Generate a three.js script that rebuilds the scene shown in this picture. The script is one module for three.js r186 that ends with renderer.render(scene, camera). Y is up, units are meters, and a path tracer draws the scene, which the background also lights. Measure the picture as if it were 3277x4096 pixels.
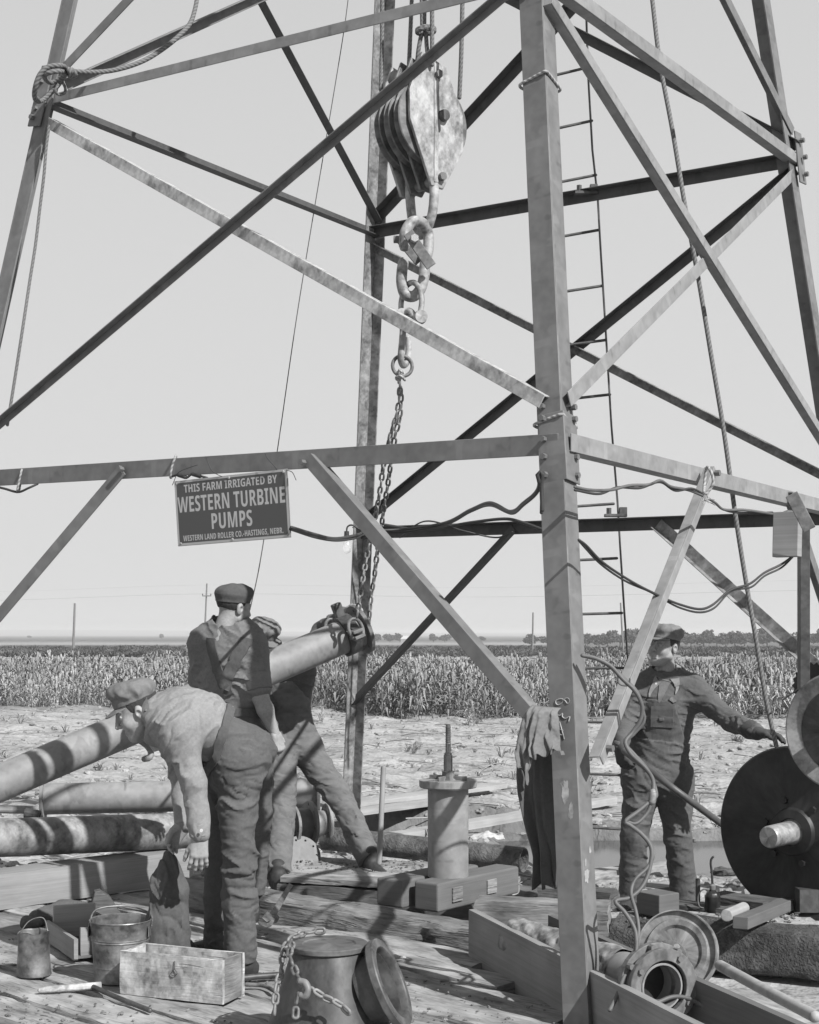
import * as THREE from 'three';
import { mergeGeometries, mergeVertices, toCreasedNormals } from 'three/addons/utils/BufferGeometryUtils.js';
import { RoundedBoxGeometry } from 'three/addons/geometries/RoundedBoxGeometry.js';
import { ImprovedNoise } from 'three/addons/math/ImprovedNoise.js';

// ---------- camera, sky, sun, exposure ----------
const F = 6000, CX = 1638.5, VH = 2535, EYE = 1.7;       // focal length and horizon of a view camera with a raised front
const scene = new THREE.Scene();
const camera = new THREE.PerspectiveCamera(2 * Math.atan(2048 / F) * 180 / Math.PI, 3277 / 4096, 0.1, 12000);
camera.position.set(0, EYE, 0);
camera.setViewOffset(3277, 4096, 0, 2048 - VH, 3277, 4096);
const renderer = new THREE.WebGLRenderer();
renderer.toneMapping = THREE.LinearToneMapping;
renderer.toneMappingExposure = 1.4;
renderer.shadowMap.enabled = true;
{
  const W = 256, H = 256, px = new Float32Array(W * H * 4);
  for (let j = 0; j < H; j++) {
    const el = ((j + 0.5) / H - 0.5) * 180;
    const t = Math.max(0, el);
    let L = el < 0 ? 0.24 : 0.15 + 0.352 * Math.pow(Math.cos(t * Math.PI / 180), 2);
    for (let i = 0; i < W; i++) px.set([L, L, L * 1.0, 1], (j * W + i) * 4);
  }
  const sky = new THREE.DataTexture(px, W, H, THREE.RGBAFormat, THREE.FloatType);
  sky.mapping = THREE.EquirectangularReflectionMapping; sky.magFilter = THREE.LinearFilter; sky.needsUpdate = true;
  scene.background = sky; scene.environment = sky; scene.environmentIntensity = 1;
}
const sun = new THREE.DirectionalLight(new THREE.Color(1, 0.998, 0.995), 5);
sun.position.set(0.513, 0.643, 0.567).multiplyScalar(60).add(new THREE.Vector3(0, 0, -10));
sun.target.position.set(0, 0, -10); scene.add(sun.target);
sun.castShadow = true; sun.shadow.mapSize.set(4096, 4096);
Object.assign(sun.shadow.camera, { left: -22, right: 22, top: 22, bottom: -22, near: 1, far: 160 });
scene.add(sun);
scene.fog = new THREE.FogExp2(new THREE.Color(0.70, 0.70, 0.70), 0.00034);

// ---------- helpers ----------
const V3 = THREE.Vector3, v3 = (x, y, z) => new V3(x, y, z);
const P = (u, v, d) => v3((u - CX) / F * d, EYE - (v - VH) / F * d, -d);
const G = (u, v, y) => P(u, v, F * (EYE - y) / (v - VH));
const lerp = (a, b, t) => a + (b - a) * t, clamp = (x, a = 0, b = 1) => Math.min(b, Math.max(a, x));
const sstep = (a, b, x) => { const t = clamp((x - a) / (b - a)); return t * t * (3 - 2 * t); };
let seed = 7; const rnd = () => { seed = (seed * 1664525 + 1013904223) >>> 0; return seed / 4294967296; };
const rr = (a, b) => a + (b - a) * rnd();
const perlin = new ImprovedNoise(), N3 = (x, y, z) => perlin.noise(x + 31.4, y + 17.7, z + 53.1);
const fbm3 = (x, y, z, o = 4) => { let s = 0, a = 0.5; for (let i = 0; i < o; i++) { s += a * N3(x, y, z); x *= 2.03; y *= 2.03; z *= 2.03; a *= 0.5; } return s; };

const used = {};
const num = (n) => { used[n] = (used[n] ?? -1) + 1; return used[n] ? n + '_' + String(used[n]).padStart(3, '0') : n; };
function thing(name, label, category, base, group) {
  const o = new THREE.Group(); o.name = num(name); o.position.copy(base); o.B = base.clone();
  o.userData = { label, category }; if (group) o.userData.group = group;
  scene.add(o); return o;
}
function part(name, geo, mat, parent, label, kind) {
  const g = geo.clone(); g.translate(-parent.B.x, -parent.B.y, -parent.B.z);
  const m = new THREE.Mesh(g, mat); m.name = name; m.B = parent.B; m.castShadow = m.receiveShadow = true;
  if (label) m.userData.label = label; if (kind) m.userData.kind = kind;
  parent.add(m); return m;
}
function inst(name, geo, mat, parent, matrix, kind) {
  const m = new THREE.Mesh(geo, mat); m.name = name; m.castShadow = m.receiveShadow = true;
  matrix.decompose(m.position, m.quaternion, m.scale); m.position.sub(parent.B); m.B = v3(0, 0, 0);
  parent.add(m); return m;
}
function solo(name, label, category, geo, mat, group) {
  geo.computeBoundingBox(); const b = geo.boundingBox, c = v3((b.min.x + b.max.x) / 2, b.min.y, (b.min.z + b.max.z) / 2);
  geo.translate(-c.x, -c.y, -c.z);
  const m = new THREE.Mesh(geo, mat); m.name = num(name); m.position.copy(c); m.B = c.clone(); m.castShadow = m.receiveShadow = true;
  m.userData = { label, category }; if (group) m.userData.group = group;
  scene.add(m); return m;
}
function struct(name, geo, mat) {
  const m = new THREE.Mesh(geo, mat); m.name = num(name); m.receiveShadow = m.castShadow = true; m.userData.kind = 'structure'; m.B = v3(0, 0, 0); scene.add(m); return m;
}
// box-projected uv in metres (x runs along the piece), with an own offset so that copies differ
function tri(geo, flat) {
  let g = geo.index ? geo.toNonIndexed() : geo.clone();
  for (const k of Object.keys(g.attributes)) if (!['position', 'normal', 'color'].includes(k)) g.deleteAttribute(k);
  if (flat || !g.attributes.normal) g.computeVertexNormals();
  const p = g.attributes.position, n = g.attributes.normal, uv = new Float32Array(p.count * 2), ou = rr(0, 9), ov = rr(0, 9);
  for (let i = 0; i < p.count; i += 3) {
    let x = 0, y = 0, z = 0;
    for (let k = 0; k < 3; k++) { x += n.getX(i + k); y += n.getY(i + k); z += n.getZ(i + k); }
    x = Math.abs(x); y = Math.abs(y); z = Math.abs(z);
    for (let k = 0; k < 3; k++) {
      const X = p.getX(i + k), Y = p.getY(i + k), Z = p.getZ(i + k);
      const [a, b] = x > y * 1.02 && x > z * 1.02 ? [Z, Y] : y > z ? [X, Z] : [X, Y];
      uv[(i + k) * 2] = a + ou; uv[(i + k) * 2 + 1] = b + ov;
    }
  }
  g.setAttribute('uv', new THREE.BufferAttribute(uv, 2));
  return g;
}
const merge = (l) => mergeGeometries(l.map((g) => { const q = g.index ? g.toNonIndexed() : g; for (const k of Object.keys(q.attributes)) if (!['position', 'normal', 'uv'].includes(k)) q.deleteAttribute(k); return q; }));
// basis: local x along A->B, local y as near to up as possible
function frame(A, B, up = v3(0, 1, 0)) {
  const x = B.clone().sub(A).normalize(), z = x.clone().cross(up).normalize(), y = z.clone().cross(x).normalize();
  return new THREE.Matrix4().makeBasis(x, y, z);
}
function place(geo, A, B, up) { const m = frame(A, B, up), c = A.clone().add(B).multiplyScalar(0.5); m.setPosition(c); return geo.applyMatrix4(m); }
const bx = (w, h, d, x = 0, y = 0, z = 0) => new THREE.BoxGeometry(w, h, d).translate(x, y, z);
const rbox = (w, h, d, r = 0.006) => tri(new RoundedBoxGeometry(w, h, d, 1, Math.min(r, w * 0.45, h * 0.45, d * 0.45)));
// a beam between two points: height along up, width across
const beam = (A, B, h, w, r, up) => place(rbox(A.distanceTo(B), h, w, r), A, B, up);
// old timber or board: subdivided, edges worn, faces uneven
function rough(A, B, h, w, amp = 0.01, cell = 0.05, up, chk = 0) {
  const L = A.distanceTo(B), g = new THREE.BoxGeometry(L, h, w, Math.max(2, Math.round(L / cell)), Math.max(2, Math.round(h / cell)), Math.max(2, Math.round(w / cell)));
  const q = tri(g), p = q.attributes.position, o = rr(0, 50);
  for (let i = 0; i < p.count; i++) {
    let x = p.getX(i), y = p.getY(i), z = p.getZ(i);
    const ey = Math.abs(y) / (h / 2), ez = Math.abs(z) / (w / 2), e = ey > 0.98 && ez > 0.98 ? 1 : 0;
    const n = fbm3(x * 3 + o, y * 14, z * 14, 3), n2 = fbm3(x * 9 + o, y * 30 + 5, z * 30, 2);
    const s = amp * (n * 1.6 + n2 * 0.8 - 0.35 * e - e * Math.max(0, fbm3(x * 5 + o, 9, 3, 3)) * 2.2);
    y += Math.sign(y) * (ey > 0.9 ? s : 0); z += Math.sign(z) * (ez > 0.9 ? s : 0);
    if (Math.abs(x) > L / 2 - 1e-6) x += Math.sign(x) * amp * n2 * 2;
    if (chk) { const k = Math.abs(((x * 1.9 + o + 0.25 * n) % 1 + 1) % 1 - 0.5); if (k < 0.06 && ez > 0.9) z -= Math.sign(z) * chk; }
    p.setXYZ(i, x, y, z);
  }
  return place(creased(q, 0.7), A, B, up);
}
function creased(q, ang) { const g = toCreasedNormals(q, ang); return g; }
// steel angle: corner line A->B, one leg along u, the other along w
function angleIron(A, B, u, w, wu, ww, t = 0.011) {
  const x = B.clone().sub(A).normalize(), L = A.distanceTo(B);
  u = u.clone().addScaledVector(x, -u.dot(x)).normalize();
  w = w.clone().addScaledVector(x, -w.dot(x)); w.addScaledVector(u, -w.dot(u)).normalize();
  const g1 = tri(new RoundedBoxGeometry(L, wu, t, 1, 0.0025)).translate(L / 2, wu / 2, t / 2), g2 = tri(new RoundedBoxGeometry(L, t, ww - t, 1, 0.0025)).translate(L / 2, t / 2, t + (ww - t) / 2);
  const g = merge([g1, g2]), m = new THREE.Matrix4().makeBasis(x, u, w).setPosition(A);
  if (m.determinant() < 0) { // keep the faces turned outwards
    const p = g.attributes; for (let i = 0; i < p.position.count; i += 3) for (const k of ['position', 'normal', 'uv']) { const a = p[k], s = a.itemSize; for (let c = 0; c < s; c++) { const q = a.array[(i + 1) * s + c]; a.array[(i + 1) * s + c] = a.array[(i + 2) * s + c]; a.array[(i + 2) * s + c] = q; } }
  }
  return g.applyMatrix4(m);
}
const catmull = (pts, closed = false) => new THREE.CatmullRomCurve3(pts, closed, 'centripetal');
function tube(pts, r, seg = 0, rad = 7, closed = false) {
  const c = pts.getPoint ? pts : catmull(pts, closed), L = c.getLength(), n = seg || Math.max(8, Math.round(L / Math.max(0.02, r * 2)));
  const g = new THREE.TubeGeometry(c, Math.min(n, 400), r, rad, closed).toNonIndexed(), uv = g.attributes.uv, o = rr(0, 9);
  for (let i = 0; i < uv.count; i++) uv.setXY(i, uv.getX(i) * L + o, uv.getY(i) * 2 * Math.PI * r);
  if (closed) return g;
  const caps = [];
  for (const t of [0, 1]) { const s = new THREE.SphereGeometry(r, rad, 4); const p = c.getPoint(t); s.translate(p.x, p.y, p.z); caps.push(tri(s)); }
  return merge([g, ...caps]);
}
// lathe about the line A->B; profile [radius, distance along] in metres
function lathe(A, dir, prof, seg = 28, arc = Math.PI * 2) {
  const g = creased(new THREE.LatheGeometry(prof.map(([r, y]) => new THREE.Vector2(Math.max(r, 0.0001), y)), seg, 0, arc).toNonIndexed(), 0.6), uv = new Float32Array(g.attributes.position.count * 2), p = g.attributes.position, o = rr(0, 9);
  const R = Math.max(...prof.map((q) => q[0]));
  for (let i = 0; i < p.count; i += 3) for (let k = 0; k < 3; k++) { let a = Math.atan2(p.getZ(i + k), p.getX(i + k)); const a0 = Math.atan2(p.getZ(i), p.getX(i)); if (a - a0 > 3) a -= 2 * Math.PI; if (a - a0 < -3) a += 2 * Math.PI; uv[(i + k) * 2] = p.getY(i + k) + o + Math.hypot(p.getX(i + k), p.getZ(i + k)) * 0.5; uv[(i + k) * 2 + 1] = a * R + o; }
  g.setAttribute('uv', new THREE.BufferAttribute(uv, 2));
  const q = new THREE.Quaternion().setFromUnitVectors(v3(0, 1, 0), dir.clone().normalize());
  return g.applyMatrix4(new THREE.Matrix4().compose(A, q, v3(1, 1, 1)));
}
const pipe = (A, B, ro, ri, seg = 36) => { const L = A.distanceTo(B); const pr = [[ri, 0], [ro - 0.002, 0]]; const n = Math.max(3, Math.round(L / 0.3)); for (let i = 0; i <= n; i++) pr.push([ro, 0.002 + (L - 0.004) * i / n]); pr.push([ro - 0.002, L], [ri, L], [ri, 0]); return lathe(A, B.clone().sub(A), pr, seg); };
// flat ring with bolt holes, facing dir
function flange(C, dir, ro, ri, th, holes = 8, rh = 0.011, rc = null, phase = 0) {
  const s = new THREE.Shape(); s.absarc(0, 0, ro, 0, Math.PI * 2);
  if (ri > 0) { const h = new THREE.Path(); h.absarc(0, 0, ri, 0, Math.PI * 2, true); s.holes.push(h); }
  const R = rc ?? (ro + ri) / 2;
  for (let i = 0; i < holes; i++) { const a = i / holes * Math.PI * 2 + phase, h = new THREE.Path(); h.absarc(Math.cos(a) * R, Math.sin(a) * R, rh, 0, Math.PI * 2, true); s.holes.push(h); }
  const g = tri(new THREE.ExtrudeGeometry(s, { depth: th - 0.004, bevelEnabled: true, bevelSize: 0.002, bevelThickness: 0.002, bevelSegments: 1, curveSegments: 18 }).translate(0, 0, -th / 2 + 0.002));
  const q = new THREE.Quaternion().setFromUnitVectors(v3(0, 0, 1), dir.clone().normalize());
  return g.applyMatrix4(new THREE.Matrix4().compose(C, q, v3(1, 1, 1)));
}
const hexG = tri(new THREE.CylinderGeometry(1, 1, 1, 6).rotateX(Math.PI / 2).translate(0, 0, 0.5), true);
const boltM = (C, n, r, h, spin = 0) => new THREE.Matrix4().compose(C, new THREE.Quaternion().setFromUnitVectors(v3(0, 0, 1), n.clone().normalize()).multiply(new THREE.Quaternion().setFromAxisAngle(v3(0, 0, 1), spin)), v3(r, r, h));
// one oval chain link along local x
function linkGeo(L, w, r) {
  const pts = [], s = (L - w) / 2, R = w / 2 - r, n = 6;
  for (let i = 0; i <= n; i++) { const a = -Math.PI / 2 + Math.PI * i / n; pts.push(v3(s + Math.cos(a) * R, Math.sin(a) * R, 0)); }
  for (let i = 0; i <= n; i++) { const a = Math.PI / 2 + Math.PI * i / n; pts.push(v3(-s + Math.cos(a) * R, Math.sin(a) * R, 0)); }
  return tube(catmull(pts, true), r, 22, 7, true);
}
function chain(name, pts, L, w, r, mat, parent, twist = 0) {
  const c = catmull(pts), len = c.getLength(), pitch = L - 2.2 * r, n = Math.floor(len / pitch), geo = linkGeo(L, w, r);
  for (let i = 0; i < n; i++) {
    const t = (i + 0.5) / n, p = c.getPointAt(t), x = c.getTangentAt(t), m = new THREE.Matrix4();
    const h = Math.abs(x.y) > 0.9 ? v3(0, 0, 1) : v3(0, 1, 0), z0 = x.clone().cross(h).normalize(), y0 = z0.clone().cross(x), a = twist + (i % 2) * Math.PI / 2 + rr(-0.3, 0.3);
    const y = y0.clone().multiplyScalar(Math.cos(a)).addScaledVector(z0, Math.sin(a)), z = x.clone().cross(y);
    m.makeBasis(x, y, z).setPosition(p);
    inst(name, geo, mat, parent, m);
  }
}

// ---------- textures ----------
function lattice(n, s) { const a = new Float32Array(n * n); let q = s * 7919 + 13; for (let i = 0; i < n * n; i++) { q = (q * 1664525 + 1013904223) >>> 0; a[i] = q / 4294967296; } return a; }
const LAT = lattice(256, 3);
function pn(x, y, px, py, s = 0) { // periodic value noise
  const x0 = Math.floor(x), y0 = Math.floor(y), fx = x - x0, fy = y - y0, u = fx * fx * (3 - 2 * fx), v = fy * fy * (3 - 2 * fy);
  const h = (i, j) => LAT[((((j % py) + py) % py) * 37 + s * 101 + (((i % px) + px) % px) * 151 + ((((j % py) + py) % py) * (((i % px) + px) % px) * 7)) & 65535];
  return lerp(lerp(h(x0, y0), h(x0 + 1, y0), u), lerp(h(x0, y0 + 1), h(x0 + 1, y0 + 1), u), v);
}
function pf(x, y, px, py, o, s = 0) { let t = 0, a = 0.5, w = 0; for (let i = 0; i < o; i++) { t += a * pn(x * px, y * py, px, py, s + i); w += a; a *= 0.55; px *= 2; py *= 2; } return t / w; }
function tex(size, metres, fn, srgb = true, my = metres) {
  const d = new Uint8Array(size * size * 4);
  for (let j = 0; j < size; j++) for (let i = 0; i < size; i++) {
    let v = clamp(fn((i + 0.5) / size, (j + 0.5) / size));
    if (srgb) v = v < 0.0031308 ? v * 12.92 : 1.055 * Math.pow(v, 1 / 2.4) - 0.055;
    const k = (j * size + i) * 4; d[k] = d[k + 1] = d[k + 2] = v * 255; d[k + 3] = 255;
  }
  const t = new THREE.DataTexture(d, size, size); t.wrapS = t.wrapT = THREE.RepeatWrapping; t.magFilter = THREE.LinearFilter; t.minFilter = THREE.LinearMipmapLinearFilter; t.generateMipmaps = true;
  if (srgb) t.colorSpace = THREE.SRGBColorSpace; t.repeat.set(1 / metres, 1 / my); t.needsUpdate = true; return t;
}
const T = {
  steel: tex(512, 0.9, (x, y) => { const a = pf(x, y, 4, 6, 5, 1), b = pf(x, y, 24, 24, 3, 5), c = pf(x, y, 9, 5, 4, 9); return 0.64 + 0.34 * (a - 0.5) + 0.26 * (b - 0.5) + (c > 0.62 ? -0.14 * sstep(0.62, 0.7, c) : 0) + (c < 0.33 ? 0.1 * sstep(0.33, 0.27, c) : 0); }),
  spot: tex(512, 0.6, (x, y) => { const a = pf(x, y, 5, 5, 6, 2), b = pf(x, y, 40, 40, 3, 6), c = pf(x, y, 16, 11, 5, 3); return 0.57 + 0.5 * (a - 0.5) + 0.35 * (b - 0.5) + 0.26 * sstep(0.52, 0.74, c) - 0.22 * sstep(0.48, 0.28, c); }),
  wood: tex(512, 1.1, (x, y) => { const w = 0.05 * pf(x, y, 3, 3, 2, 4), g = pf(x, y + w, 2, 40, 4, 1), h = pf(x, y + w, 5, 130, 2, 8), a = pf(x, y, 5, 5, 4, 2); return 0.68 + 0.26 * (g - 0.5) + 0.12 * (h - 0.5) + 0.35 * (a - 0.5) - 0.12 * sstep(0.68, 0.78, g); }, true, 0.45),
  old: tex(512, 1.0, (x, y) => { const w = 0.07 * pf(x, y, 4, 3, 3, 4), g = pf(x, y + w, 4, 22, 5, 1), h = pf(x, y + w, 9, 70, 3, 8), a = pf(x, y, 5, 4, 5, 2); return 0.6 + 0.4 * (g - 0.5) + 0.2 * (h - 0.5) + 1.0 * (a - 0.5) - 0.3 * sstep(0.68, 0.76, g) + 0.25 * (pf(x, y, 30, 40, 2, 6) - 0.5); }, true, 0.5),
  oldb: tex(512, 1.0, (x, y) => { const w = 0.07 * pf(x, y, 4, 3, 3, 4), g = pf(x, y + w, 4, 22, 5, 1), h = pf(x, y + w, 9, 70, 3, 8); return 0.6 + 0.4 * (g - 0.5) + 0.35 * (h - 0.5) - 0.6 * sstep(0.66, 0.72, g) + 0.3 * (pf(x, y, 20, 30, 3, 6) - 0.5); }, false, 0.5),
  cloth: tex(512, 0.5, (x, y) => { const a = pf(x, y, 3, 3, 5, 3), b = pf(x, y, 70, 70, 2, 7), c = pf(x, y, 9, 9, 4, 11); return 0.7 + 0.22 * (a - 0.5) + 0.2 * (b - 0.5) + 0.16 * (c - 0.5); }),
  clothb: tex(512, 0.4, (x, y) => { const a = pf(x, y, 6, 6, 4, 3), b = Math.abs(pf(x, y, 8, 5, 3, 9) - 0.5) * 2; return 0.4 * a + 0.6 * (1 - b); }, false),
  cord: tex(512, 0.128, (x, y) => { const s = 0.5 + 0.5 * Math.sin(x * Math.PI * 2 * 32), a = pf(x, y, 3, 5, 4, 3); return 0.5 + 0.3 * s + 0.4 * (a - 0.5); }),
  dirt: tex(1024, 3.1, (x, y) => { const a = pf(x, y, 5, 5, 6, 3), b = pf(x, y, 60, 60, 4, 7), c = pf(x, y, 22, 30, 4, 5); return 0.72 + 0.5 * (a - 0.5) + 0.45 * (b - 0.5) - 0.3 * sstep(0.63, 0.72, c); }),
  dirtb: tex(1024, 1.9, (x, y) => { const a = pf(x, y, 9, 9, 6, 4), b = 1 - Math.abs(pf(x, y, 26, 26, 4, 7) - 0.5) * 2; return 0.55 * a + 0.4 * b; }, false),
  grit: tex(512, 0.35, (x, y) => { const a = pf(x, y, 40, 40, 3, 4), b = pf(x, y, 14, 14, 3, 9); return 0.5 * a + 0.3 * b + 0.5 * sstep(0.55, 0.7, a); }, false),
  rope: tex(256, 0.05, (x, y) => { const s = Math.abs(((x * 2 + y * 2) % 1 + 1) % 1 - 0.5) * 2; return 0.42 + 0.5 * s; }, true, 0.06),
  ropeb: tex(256, 0.05, (x, y) => Math.abs(((x * 2 + y * 2) % 1 + 1) % 1 - 0.5) * 2, false, 0.06),
  leaf: tex(256, 0.3, (x, y) => 0.62 + 0.6 * (pf(x, y, 4, 20, 3, 3) - 0.5) + 0.4 * (pf(x, y, 3, 3, 3, 8) - 0.5)),
};
function mat(g, t, o = {}) {
  const { bump, bs, ...r } = o, k = g * 0.68, q = { color: new THREE.Color().setRGB(k, k, k), roughness: 0.8, metalness: 0, ...r };
  if (t) q.map = t; if (bump) { q.bumpMap = bump; q.bumpScale = bs ?? 0.004; }
  return new THREE.MeshStandardMaterial(q);
}
const M = {
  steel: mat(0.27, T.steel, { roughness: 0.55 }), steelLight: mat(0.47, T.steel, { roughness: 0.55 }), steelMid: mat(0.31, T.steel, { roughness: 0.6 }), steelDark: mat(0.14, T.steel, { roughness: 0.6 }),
  galv: mat(0.46, T.spot, { roughness: 0.5 }), rail: mat(0.13, T.spot, { roughness: 0.6 }), bolt: mat(0.28, T.steel, { roughness: 0.5 }),
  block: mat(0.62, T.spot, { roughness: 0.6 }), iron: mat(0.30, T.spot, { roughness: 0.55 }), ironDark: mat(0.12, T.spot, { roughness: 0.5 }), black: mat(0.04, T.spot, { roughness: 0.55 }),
  chain: mat(0.34, T.spot, { roughness: 0.5 }), chainDark: mat(0.20, T.spot, { roughness: 0.5 }),
  pipe: mat(0.48, T.steel, { roughness: 0.6 }), pipeDark: mat(0.40, T.spot, { roughness: 0.6 }), mud: mat(0.22, T.spot, { roughness: 0.8, bump: T.grit, bs: 0.004 }),
  rope: mat(0.62, T.rope, { roughness: 0.95, bump: T.ropeb, bs: 0.002 }), ropeDark: mat(0.28, T.rope, { roughness: 0.9, bump: T.ropeb, bs: 0.002 }), wire: mat(0.045, null, { roughness: 0.6 }), cable: mat(0.2, T.steel, { roughness: 0.6 }),
  wood: mat(0.46, T.wood, { roughness: 0.8 }), woodGrey: mat(0.23, T.wood, { roughness: 0.85 }), woodPale: mat(0.62, T.wood, { roughness: 0.8 }), old: mat(0.40, T.old, { roughness: 0.9, bump: T.oldb, bs: 0.006 }), oldDark: mat(0.20, T.old, { roughness: 0.9, bump: T.oldb, bs: 0.007 }),
  plank: mat(0.60, T.old, { roughness: 0.9, bump: T.oldb, bs: 0.005 }), boxWood: mat(0.82, T.spot, { roughness: 0.9, bump: T.oldb, bs: 0.003 }), gritty: mat(0.14, T.spot, { roughness: 0.95, bump: T.grit, bs: 0.008 }),
  braceSpot: mat(0.78, T.spot, { roughness: 0.6 }), patch: mat(0.62, T.spot, { roughness: 0.85, side: THREE.DoubleSide }),
  castTop: mat(0.2, T.spot, { roughness: 0.5 }), oldFace: mat(0.34, T.old, { roughness: 0.9, bump: T.oldb, bs: 0.012 }),
  tin: mat(0.42, T.spot, { roughness: 0.42, metalness: 0.55 }), white: mat(0.7, T.steel, { roughness: 0.6 }),
};
// ---------- ground ----------
const dip = (d) => -3.4 * sstep(130, 620, d);
const inPit = (X, d) => sstep(0.0, 0.06, Math.min(X + 0.5, 0.5 - X, d - 6.55, 8.0 - d));
function relief(X, d) {
  let y = 0;
  const bare = sstep(9.2, 10.5, d) * (1 - sstep(45, 60, d));
  const lump = fbm3(X * 0.9, d * 0.7, 2.2, 3) * 0.16 + fbm3(X * 3.1, d * 2.4, 7.7, 3) * 0.06 + Math.abs(fbm3(X * 8, d * 6, 4.4, 3)) * 0.035;
  y += bare * lump + (1 - bare) * fbm3(X * 3, d * 3, 1, 3) * 0.012;
  y += 0.22 * sstep(24, 29, d) * (1 - sstep(31, 36, d)) * (0.6 + 0.8 * N3(X * 0.25, 3, d * 0.1)) * sstep(2, -3, X);   // dug-out bank in front of the crop
  const w = 0.25 * N3(X * 0.8, 1.5, 6) + 0.1 * N3(X * 3, 8, 2);
  y -= 0.24 * sstep(0.55, 1.1, X) * sstep(10.55 + w, 10.95 + w, d) * (1 - sstep(12.75 + w, 13.1 + w, d));                 // muddy ditch
  y -= 0.3 * sstep(-0.9, -0.4, X) * (1 - sstep(1.3, 1.7, X)) * sstep(13.0 + w, 13.3 + w, d) * (1 - sstep(14.3 + w, 14.6 + w, d));
  y -= 0.12 + 0.9 * inPit(X, d) > 0.2 ? 0.9 * inPit(X, d) : 0;
  return y + dip(d);
}
function bandTone(v, X, d) {
  if (d < 27) { const damp = Math.max(sstep(0.3, 0.9, X) * sstep(10.2, 10.7, d) * (1 - sstep(12.9, 13.6, d)), sstep(12.9, 13.2, d) * (1 - sstep(14.5, 15.2, d)) * sstep(-1, -0.5, X) * (1 - sstep(1.4, 2, X))); return lerp(0.62, 0.2, damp * 0.85) * (0.92 + 0.3 * fbm3(X * 0.7, d * 0.6, 11, 3)); }
  if (d < 62) return lerp(0.62, 0.34, sstep(27, 33, d));
  const r = X / d, w = 1.5 * N3(r * 30, v * 0.02, 4);
  if (v > 2611 + w) return 0.55;
  if (r > 0.1) return v > 2592 + w ? 0.2 : v > 2583 ? 0.34 : v > 2570 ? 0.16 : 0.22;
  return v > 2580 + w ? 0.17 : v > 2571 + w ? 0.46 : v > 2566 ? 0.3 : v > 2549 ? 0.11 : v > 2542 ? 0.2 : 0.26;
}
{
  const ds = []; let d = -60; for (; d < 4; d += 4) ds.push(d);
  for (d = 4.2; d < 60;) { ds.push(d); d += d < 16 ? 0.05 : 0.05 + (d - 16) * 0.0055; }
  for (; d < 9000; d *= 1.03) ds.push(d);
  const nx = 340, pos = [], col = [], uv = [], idx = [];
  for (const D of ds) for (let i = 0; i <= nx; i++) {
    const t = i / nx * 2 - 1, X = Math.sign(t) * Math.pow(Math.abs(t), 1.15) * (D < 4 ? 60 : 4 + 0.62 * D), y = D > 4.3 ? relief(X, D) : -0.05;
    pos.push(X, y, -D); uv.push(X, D);
    const v = VH + F * (EYE - y) / Math.max(D, 1), c = bandTone(v, X, D); col.push(c, c, c);
  }
  for (let j = 0; j < ds.length - 1; j++) for (let i = 0; i < nx; i++) { const a = j * (nx + 1) + i, b = a + nx + 1; idx.push(a, a + 1, b, a + 1, b + 1, b); }
  const g = new THREE.BufferGeometry();
  g.setAttribute('position', new THREE.Float32BufferAttribute(pos, 3)); g.setAttribute('uv', new THREE.Float32BufferAttribute(uv, 2)); g.setAttribute('color', new THREE.Float32BufferAttribute(col, 3)); g.setIndex(idx); g.computeVertexNormals();
  struct('ground', g, mat(1, T.dirt, { roughness: 0.95, vertexColors: true, bump: T.dirtb, bs: 0.035 }));
  const wg = new THREE.PlaneGeometry(9, 2.3, 60, 8).rotateX(-Math.PI / 2).translate(5.2, -0.085, -11.8);
  struct('water', wg, mat(0.07, null, { roughness: 0.12 }));
}
{ // low hills on the horizon
  const pos = [], idx = [], n = 160, rows = [[4300, 0], [5000, 0.45], [5600, 0.85], [6200, 1], [7200, 0.7], [8200, 0]];
  for (const [d, k] of rows) for (let i = 0; i <= n; i++) { const t = i / n * 2 - 1, X = t * 0.8 * d, u = CX + X / d * F; const top = 1.7 + lerp(17, 1.5, sstep(0, 2300, u)) + 2.6 * fbm3(t * 9, k, 3, 3); pos.push(X, lerp(-4, top * d / 6000, k), -d); }
  for (let j = 0; j < rows.length - 1; j++) for (let i = 0; i < n; i++) { const a = j * (n + 1) + i, b = a + n + 1; idx.push(a, a + 1, b, a + 1, b + 1, b); }
  const g = new THREE.BufferGeometry(); g.setAttribute('position', new THREE.Float32BufferAttribute(pos, 3)); g.setIndex(idx); g.computeVertexNormals();
  struct('hills', g, mat(0.2));
}
// ---------- crop, weeds, clods ----------
function blade(pts, w, fold = 0.3) { // a leaf as a strip along pts, tapering
  const pos = [], idx = [], n = pts.length;
  pts.forEach((p, i) => {
    const q = pts[Math.min(i + 1, n - 1)].clone().sub(pts[Math.max(i - 1, 0)]), s = v3(-q.z, 0, q.x).normalize(), k = w * (i === n - 1 ? 0.05 : 0.65 + 0.7 * Math.sin(Math.PI * Math.min(1, (i + 0.5) / n)));
    const e = v3(0, w * fold, 0);
    pos.push(...p.clone().addScaledVector(s, k / 2).add(e).toArray(), ...p.toArray(), ...p.clone().addScaledVector(s, -k / 2).add(e).toArray());
    if (i < n - 1) { const a = i * 3; idx.push(a, a + 1, a + 3, a + 1, a + 4, a + 3, a + 1, a + 2, a + 4, a + 2, a + 5, a + 4); }
  });
  const g = new THREE.BufferGeometry(); g.setAttribute('position', new THREE.Float32BufferAttribute(pos, 3)); g.setIndex(idx); return tri(g, true);
}
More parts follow.
